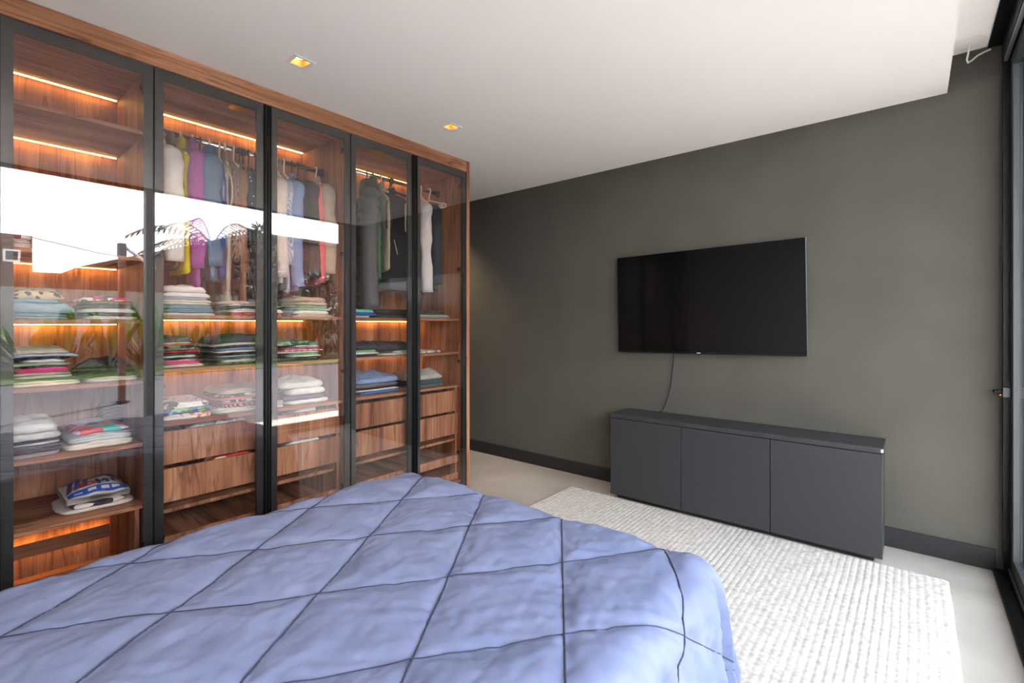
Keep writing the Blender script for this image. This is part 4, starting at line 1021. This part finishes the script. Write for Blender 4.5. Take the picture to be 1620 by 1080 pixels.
garment('dress', -2.345, ZB, cloth('#33343c'), 'black dress hidden near the middle door handles', 'dress', 1.45, wsh=0.15, d=0.016, drop=0.10, seed=35, whit=False, hg='black dress')
# second door of unit B
garment('shirt', -2.262, ZB, cloth('#e0d8d4'), 'off-white shirt beside the pale blue shirts', 'shirt', 1.56, wsh=0.165, d=0.022, sleeve=1.585, sl_r=0.045, drop=0.105, collar=(0.045, 0.03, None), seed=16, hg='off-white shirt')
garment('shirt', -2.218, ZB, cloth('#8e97b0', 'stripesX', '#b9c2d6', scale=3.0), 'blue-grey striped shirt beside off-white shirt', 'shirt', 1.50, wsh=0.165, d=0.020, sleeve=1.66, sl_r=0.042, drop=0.105, seed=17, hg='blue-grey striped shirt')
garment('shirt', -2.168, ZB, cloth('#7f98c4'), 'chambray blue shirt beside the black jacket', 'shirt', 1.52, wsh=0.17, d=0.026, sleeve=1.54, sl_r=0.046, drop=0.10, collar=(0.045, 0.03, None), seed=18, whit=False, hg='chambray blue shirt')
garment('jacket', -2.128, ZB, cloth('#38363a'), 'black jacket between blue shirt and charcoal jacket', 'jacket', 1.62, wsh=0.155, d=0.018, sleeve=1.68, sl_r=0.036, drop=0.09, seed=19, whit=False, hg='black jacket')
garment('jacket', -2.088, ZB, cloth('#4a4846'), 'charcoal jacket beside the coral blouse', 'jacket', 1.62, wsh=0.168, d=0.024, sleeve=1.60, sl_r=0.044, drop=0.085, seed=20, whit=False, hg='charcoal jacket')
garment('blouse', -2.055, ZB, cloth('#e2717a'), 'coral pink blouse between charcoal and beige jackets', 'blouse', 1.56, wsh=0.165, d=0.016, sleeve=1.57, sl_r=0.032, drop=0.09, seed=21, hanger_on=False)
garment('jacket', -2.012, ZB, cloth('#b5a897'), 'beige jacket with rolled cuffs by the partition', 'jacket', 1.59, wsh=0.172, d=0.028, sleeve=1.63, sl_r=0.050, drop=0.085, collar=(0.05, 0.03, None), seed=22, hg='beige jacket')
# unit C
garment('puffer_coat', -1.625, ZC, cloth('#55575c', rough=0.55), 'dark grey quilted puffer coat', 'coat', 1.46, yaw=0.05, wsh=0.175, whem=0.18, d=0.052, sleeve=1.415, sl_r=0.062, drop=0.10, puffer=0.062, collar=(0.06, 0.05, None), seed=23, whit=False, hg='grey puffer coat')
garment('padded_vest', -1.575, ZC, cloth('#3d6247', rough=0.6), 'green padded vest beside the grey puffer coat', 'vest', 1.62, wsh=0.172, d=0.036, drop=0.075, puffer=0.10, collar=(0.055, 0.06, None), seed=24, whit=False, hg='green padded vest')
garment('fleece_vest', -1.505, ZC, cloth('#a49a88'), 'sand fleece vest with pale zip beside green vest', 'vest', 1.70, yaw=0.55, wsh=0.16, d=0.022, drop=0.10, collar=(0.05, 0.06, None), seed=25, sl_mat=cloth('#2b2e36'), hg='sand fleece vest')
def emblem(t, Mx, zt, wsh, hem, d):
    WT = cloth('#dfe0e2')
    pts = [(-0.02+0.03*math.cos(a), -d-0.004, zt-0.17+0.032*math.sin(a)) for a in [2*PI*q/20*0.8 for q in range(21)]]
    obj('emblem', xf(merge(tube(pts, 0.0035, 6), tube([(-0.02, -d-0.004, zt-0.185), (0.0, -d-0.004, zt-0.16), (-0.03, -d-0.004, zt-0.155)], 0.003, 6)), Mx), WT, t, smooth=True, label='white emblem on the chest')
    obj('piping', xf(tube([(0.075, -d-0.003, zt-0.36), (0.092, -d-0.003, zt-0.42), (0.105, -d-0.003, zt-0.47)], 0.003, 6), Mx), cloth('#e6ddc8'), t, smooth=True)
    obj('zip_edge', xf(tube([(-0.115, -d*0.8, zt-0.12), (-0.125, -d*0.9, zt-0.3), (-0.118, -d*0.9, hem+0.02)], 0.004, 6), Mx), cloth('#e9dcc6'), t, smooth=True)
garment('sweatshirt', -1.43, ZC, cloth('#23252e'), 'navy sleeveless sweatshirt with a white chest emblem', 'sweatshirt', 1.63, yaw=0.62, wsh=0.17, d=0.026, drop=0.095, collar=(0.05, 0.03, None), seed=26, sl_mat=cloth('#e0d4bd'), parts=emblem, whit=False, hg='navy sweatshirt')
garment('tshirt', -1.395, ZC, cloth('#c3c4ca'), 'pale grey tee showing below the navy sweatshirt', 'tee', 1.565, yaw=0.55, wsh=0.16, d=0.014, drop=0.12, seed=27, sleeve=2.02, sl_r=0.035, hanger_on=False)
garment('shirt', -1.13, ZC, cloth('#c9c9cd'), 'light grey long-sleeved shirt beside the navy jacket', 'shirt', 1.58, wsh=0.172, d=0.028, sleeve=1.555, sl_r=0.050, drop=0.105, collar=(0.045, 0.03, None), seed=28, hg='light grey shirt')
garment('jacket', -1.055, ZC, cloth('#2c3540'), 'dark navy jacket nearest the passage end panel', 'jacket', 1.58, wsh=0.165, d=0.026, sleeve=1.62, sl_r=0.046, drop=0.11, seed=29, hanger_on=False)
# wide white hanger with looped ends carrying the navy jacket
t = hanger(-1.045, ZC, -0.30, 0.0, True, 'wide white hanger with looped ends near passage end panel', arms=False)
Mx = Matrix.Translation((-0.30, -1.045, ZC))
lp = spath([(0, 0, -0.075), (0.06, 0, -0.092), (0.13, 0, -0.115), (0.185, 0, -0.128), (0.198, 0, -0.145), (0.182, 0, -0.157), (0.12, 0, -0.155), (0, 0, -0.15), (-0.12, 0, -0.155), (-0.182, 0, -0.157), (-0.198, 0, -0.145), (-0.185, 0, -0.128), (-0.13, 0, -0.115), (-0.06, 0, -0.092), (0, 0, -0.075)], 80)
obj('shoulder_bar', xf(tube(lp, 0.0045, 8, False), Mx), M_WHITEP, t, smooth=True)
for xx in (0.155, 0.17-0.04):
    obj('loop', xf(tube([(xx+0.011*math.cos(a), 0, -0.141+0.011*math.sin(a)) for a in [2*PI*q/16 for q in range(17)]], 0.0035, 6, False), Mx), M_WHITEP, t, smooth=True)

# ------------------------------------------------------------------ outdoors (seen mirrored in the wardrobe glass)
M_GRASS = noisy('lawn_grass', [(0.3, '#33451f'), (0.7, '#475c2c')], 8, detail=6, rough=0.95, bump=0.6, bdist=0.05)
M_CONC = noisy('garden_wall_render', [(0.3, '#8c8883'), (0.7, '#9b9791')], 2, rough=0.9)
M_SOIL = noisy('soil', [(0.3, '#3b3128'), (0.7, '#4d4034')], 6, rough=1.0)
M_WATER = plain('dark_pool_water', '#1e2b33', 0.05, spec=0.5, bump=0.05, bscale=6)
M_BRICK = noisy('red_brown_render', [(0.3, '#5e3f35'), (0.7, '#6d4a3e')], 5, rough=0.9)
M_ROOF = noisy('brown_roof_tiles', [(0.3, '#4a3d37'), (0.7, '#5a4a42')], 9, rough=0.9, stretch=(1, 4, 1))
M_LEAF = noisy('broad_leaf', [(0.3, '#33501f'), (0.7, '#587a30')], 7, rough=0.45, bump=0)
M_LEAFD = noisy('dark_leaf', [(0.3, '#0e150a'), (0.7, '#182511')], 7, rough=0.6, bump=0)
M_TRUNK = noisy('trunk_bark', [(0.3, '#5a4a3a'), (0.7, '#77644f')], 9, rough=0.95)
struct('terrace', box(3.2, 4.15, -16, 16, -0.3, -0.02), plain('pale_terrace_stone', '#cfcac3', 0.8), 'pale stone terrace outside the glass door', 'terrace')
struct('terrace_edge', box(4.15, 7.75, -16, 16, -0.3, -0.02), noisy('dark_border_stone', [(0.3, '#3d3b40'), (0.7, '#48464b')], 3, rough=0.8), 'dark grey stone border of the terrace', 'terrace')
struct('paving', box(7.75, 12.6, -16, 16, -0.3, -0.03), noisy('dark_paving', [(0.3, '#35343a'), (0.7, '#424047')], 3, rough=0.8), 'dark grey garden paving beyond the terrace', 'paving')
tag(obj('lawn', box(12.6, 17.2, -20, 22, -0.3, -0.01), M_GRASS), 'green mown lawn along the garden wall', 'lawn', kind='stuff')
struct('ground', box(17.2, 70, -60, 60, -0.3, -0.03), M_SOIL, 'bare ground beyond the garden wall', 'ground')
struct('wall_garden', box(17.2, 17.4, -20, 22, -0.2, 2.40), M_CONC, 'grey rendered garden wall behind the planting', 'wall')
struct('eave', box(3.2, 5.0, -12, 9, 3.08, 3.3), plain('eave_paint', '#c9c6c1', 0.9), 'grey roof eave over the terrace door', 'eave')
struct('wall_upper', box(3.02, 3.2, -12, 9, 3.0, 3.4), M_CONC, 'rendered wall above the glass door', 'wall')
el = empty('downlight', (4.85, -1.907, 3.08), 'small round downlight under the outdoor eave', 'outdoor light')
obj('trim', disc(4.85, -1.907, 3.072, 3.0795, 0.05), M_WHITEP, el)
obj('lamp', disc(4.85, -1.907, 3.069, 3.0718, 0.035), M_LAMP, el)
# neighbouring buildings
def house(name, prof, x0, x1, lab, wm, wins):
    t = empty(name, ((x0+x1)/2, sum(p[0] for p in prof)/len(prof), -0.03), lab, 'building')
    n = len(prof)
    V = [(x0, p[0], p[1]) for p in prof]+[(x1, p[0], p[1]) for p in prof]
    Fc = [tuple(range(n)), tuple(reversed(range(n, 2*n)))]+[(i, n+i, n+(i+1) % n, (i+1) % n) for i in range(n)]
    obj('walls', (V, Fc), wm, t)
    for (ya, yb, za, zb) in wins:
        f = obj('window', merge(box(x0-0.05, x0, ya, ya+0.06, za, zb), box(x0-0.05, x0, yb-0.06, yb, za, zb), box(x0-0.05, x0, ya+0.06, yb-0.06, za, za+0.06), box(x0-0.05, x0, ya+0.06, yb-0.06, zb-0.06, zb)), M_WHITEP, t)
        obj('pane', box(x0-0.02, x0-0.001, ya+0.06, yb-0.06, za+0.06, zb-0.06), plain('dark_pane', '#23292e', 0.1), f)
    return t
h1 = house('neighbour_house', [(0.1, -0.03), (0.1, 3.30), (5.6, 5.2), (11.4, 5.2), (17.0, 3.30), (17.0, -0.03)], 20, 28, 'long brown house with low hipped roof beyond garden wall', M_BRICK, [(3, 4.2, 1.0, 2.3), (8, 9.2, 1.0, 2.3)])
obj('roof', ([(19.6, -0.3, 3.18), (19.6, 5.6, 5.25), (19.6, 11.4, 5.25), (19.6, 17.4, 3.18), (28.2, -0.3, 3.18), (28.2, 5.6, 5.25), (28.2, 11.4, 5.25), (28.2, 17.4, 3.18)]+
    [(19.6, -0.3, 3.32), (19.6, 5.6, 5.39), (19.6, 11.4, 5.39), (19.6, 17.4, 3.32), (28.2, -0.3, 3.32), (28.2, 5.6, 5.39), (28.2, 11.4, 5.39), (28.2, 17.4, 3.32)],
    [(0, 1, 5, 4), (1, 2, 6, 5), (2, 3, 7, 6), (8, 12, 13, 9), (9, 13, 14, 10), (10, 14, 15, 11), (0, 8, 9, 1), (1, 9, 10, 2), (2, 10, 11, 3), (4, 5, 13, 12), (5, 6, 14, 13), (6, 7, 15, 14), (0, 4, 12, 8), (3, 11, 15, 7)]), M_ROOF, h1)
house('neighbour_house', [(-14.0, -0.03), (-14.0, 3.05), (0.0, 3.05), (0.0, -0.03)], 19.6, 26, 'low flat-roofed brown building beyond garden wall', M_BRICK, [(-5.5, -4.4, 1.2, 2.4)])
house('roof_block', [(-4.5, 3.05), (-4.5, 4.25), (-1.42, 4.25), (-1.42, 3.05)], 19.8, 23, 'red-brown upper storey block on the flat-roofed building', M_BRICK, [(-2.1, -1.7, 3.35, 3.75)])
obj('power_line', tube([(19.0, -1.5, 4.1), (19.0, 0.2, 3.78), (19.0, 2.0, 3.62), (19.0, 5.0, 3.6)], 0.012, 6), M_RUBBER, label='thin black overhead power line beyond the garden wall', cat='cable')
# slim brown garden post with a diagonal strut
gp = empty('garden_post', (7.575, -1.54, 0.0), 'tall brown garden post with diagonal white strut on the terrace border', 'post')
obj('shaft', box(7.53, 7.62, -1.585, -1.495, 0.03, 2.45, 0.006), plain('brown_post', '#6a4a3c', 0.6), gp)
obj('cap', box(7.52, 7.63, -1.595, -1.485, 2.45, 2.68, 0.006), plain('grey_post_cap', '#5d6468', 0.6), gp)
obj('foot', box(7.49, 7.66, -1.63, -1.45, 0.0, 0.03, 0.006), M_BLACKP, gp)
obj('strut', tube([(7.575, -1.49, 2.62), (7.575, -1.08, 2.29)], 0.026, 10), plain('white_strut', '#d9d6cf', 0.5), gp)
# plants
def leaf(base, az, lean, length, width, bend):
    """broad pointed leaf on a stalk, tapering blade, curved outwards"""
    n = 8; V = []; Fc = []
    ca, sa = math.cos(az), math.sin(az)
    for i in range(n+1):
        f = i/n; out = lean*f+bend*f*f; z = length*f*(1-0.25*bend*f)
        wd = width*(0.06 if f < 0.3 else math.sin(PI*min(1, (f-0.28)/0.74))**0.8+0.02)
        for s, dz in ((-1, 0.25), (0, 0), (1, 0.25)):
            V.append((base[0]+out*ca-s*wd*sa, base[1]+out*sa+s*wd*ca, base[2]+z+abs(s)*wd*dz))
    for i in range(n):
        for k in range(2): a = i*3+k; Fc.append((a, a+1, a+4, a+3))
    return V, Fc
def strel(x, y, h, n, seed, lab):
    rnd = random.Random(seed); t = empty('broadleaf_plant', (x, y, -0.01), lab, 'plant', group='broad-leaved plants along the garden wall')
    for i in range(n):
        az = rnd.uniform(0, 2*PI)
        obj('leaf', leaf((x+0.1*math.cos(az), y+0.1*math.sin(az), -0.01), az, rnd.uniform(0.2, 0.6), h*rnd.uniform(0.65, 1.05), rnd.uniform(0.10, 0.17), rnd.uniform(0.0, 0.5)), M_LEAF, t, smooth=True)
for i, (y, h) in enumerate(((-3.0, 1.9), (-1.9, 1.6), (-1.0, 2.1), (-0.1, 1.8), (0.9, 2.1), (1.9, 1.9), (3.0, 2.0), (4.4, 1.8), (6.0, 2.2), (7.8, 2.0))):
    strel(15.95, y, h, 11, 40+i, 'upright broad-leaved green plant against the garden wall')
def clump(x, y, h, seed):
    rnd = random.Random(seed); t = empty('strap_leaf_clump', (x, y, -0.01), 'low dark clump of strap leaves edging the lawn', 'plant', group='strap-leaf clumps edging the lawn')
    obj('foliage', merge(*[leaf((x, y, -0.01), rnd.uniform(0, 2*PI), rnd.uniform(0.1, 0.5), h*rnd.uniform(0.6, 1.1), 0.025, rnd.uniform(0.1, 0.6)) for _ in range(46)]), M_LEAFD, t, smooth=True)
for i in range(15): clump(14.6+0.25*(i % 2), -3.6+0.8*i, 0.85, 70+i)
pt = empty('palm_tree', (15.4, 2.5, -0.01), 'tall feathery palm tree standing by the garden wall', 'palm tree')
obj('trunk', tube(spath([(15.4, 2.5, -0.01), (15.38, 2.48, 1.5), (15.4, 2.45, 3.9)], 14), [0.11-0.03*i/14 for i in range(15)], 12), M_TRUNK, pt, smooth=True)
for i in range(15):
    rnd = random.Random(200+i); az = 2*PI*i/15+rnd.uniform(-.2, .2); Lf = rnd.uniform(1.6, 2.2); up = rnd.uniform(0.6, 1.5)
    P = [(15.4+math.cos(az)*Lf*f, 2.45+math.sin(az)*Lf*f, 3.9+up*f*1.7-1.6*f*f*(0.7+0.4*up)) for f in [k/16 for k in range(17)]]
    ds = [tube(P, 0.012, 5)]
    for k in range(2, 17):
        for s in (-1, 1):
            p = Vector(P[k]); ln = 0.42*math.sin(PI*(k/17))**0.6+0.08
            sdv = Vector((-math.sin(az)*s, math.cos(az)*s, -0.55)).normalized()*ln+Vector((math.cos(az), math.sin(az), 0))*0.12
            w = Vector((math.cos(az), math.sin(az), 0))*0.03
            ds.append(([tuple(p-w), tuple(p+w), tuple(p+sdv*0.6+w*0.8), tuple(p+sdv), tuple(p+sdv*0.6-w*0.8)], [(0, 1, 2, 3, 4)]))
    obj('frond', merge(*ds), M_LEAFD, pt)
def bush(x, y, z0, h, r, seed, lab):
    rnd = random.Random(seed); t = empty('leafy_tree', (x, y, -0.01), lab, 'tree')
    obj('trunk', tube([(x, y, -0.01), (x+0.05, y, z0+h*0.4)], [0.10, 0.05], 10), M_TRUNK, t, smooth=True)
    V, Fc = [], []
    for i in range(1700):
        f = rnd.random(); a = rnd.uniform(0, 2*PI); rr = r*math.sqrt(rnd.random())*math.sin(PI*(0.12+0.86*f))**0.7
        p = Vector((x+rr*math.cos(a), y+rr*math.sin(a), z0+h*f)); d = Vector((math.cos(a)*0.6+rnd.uniform(-.4, .4), math.sin(a)*0.6+rnd.uniform(-.4, .4), rnd.uniform(-.1, 1))).normalized()
        s = d.orthogonal().normalized()*0.05; l = rnd.uniform(0.16, 0.30); k = len(V)
        V += [tuple(p-s*0.3), tuple(p+d*l*0.5-s), tuple(p+d*l), tuple(p+d*l*0.5+s)]; Fc.append((k, k+1, k+2, k+3))
    obj('foliage', (V, Fc), M_LEAFD, t, kind='stuff')
bush(15.2, 3.95, 0.9, 3.9, 0.75, 31, 'dense upright dark green tree beside the palm')
bush(15.6, 6.4, 0.8, 2.6, 0.9, 32, 'rounded dark green tree before the brown house')
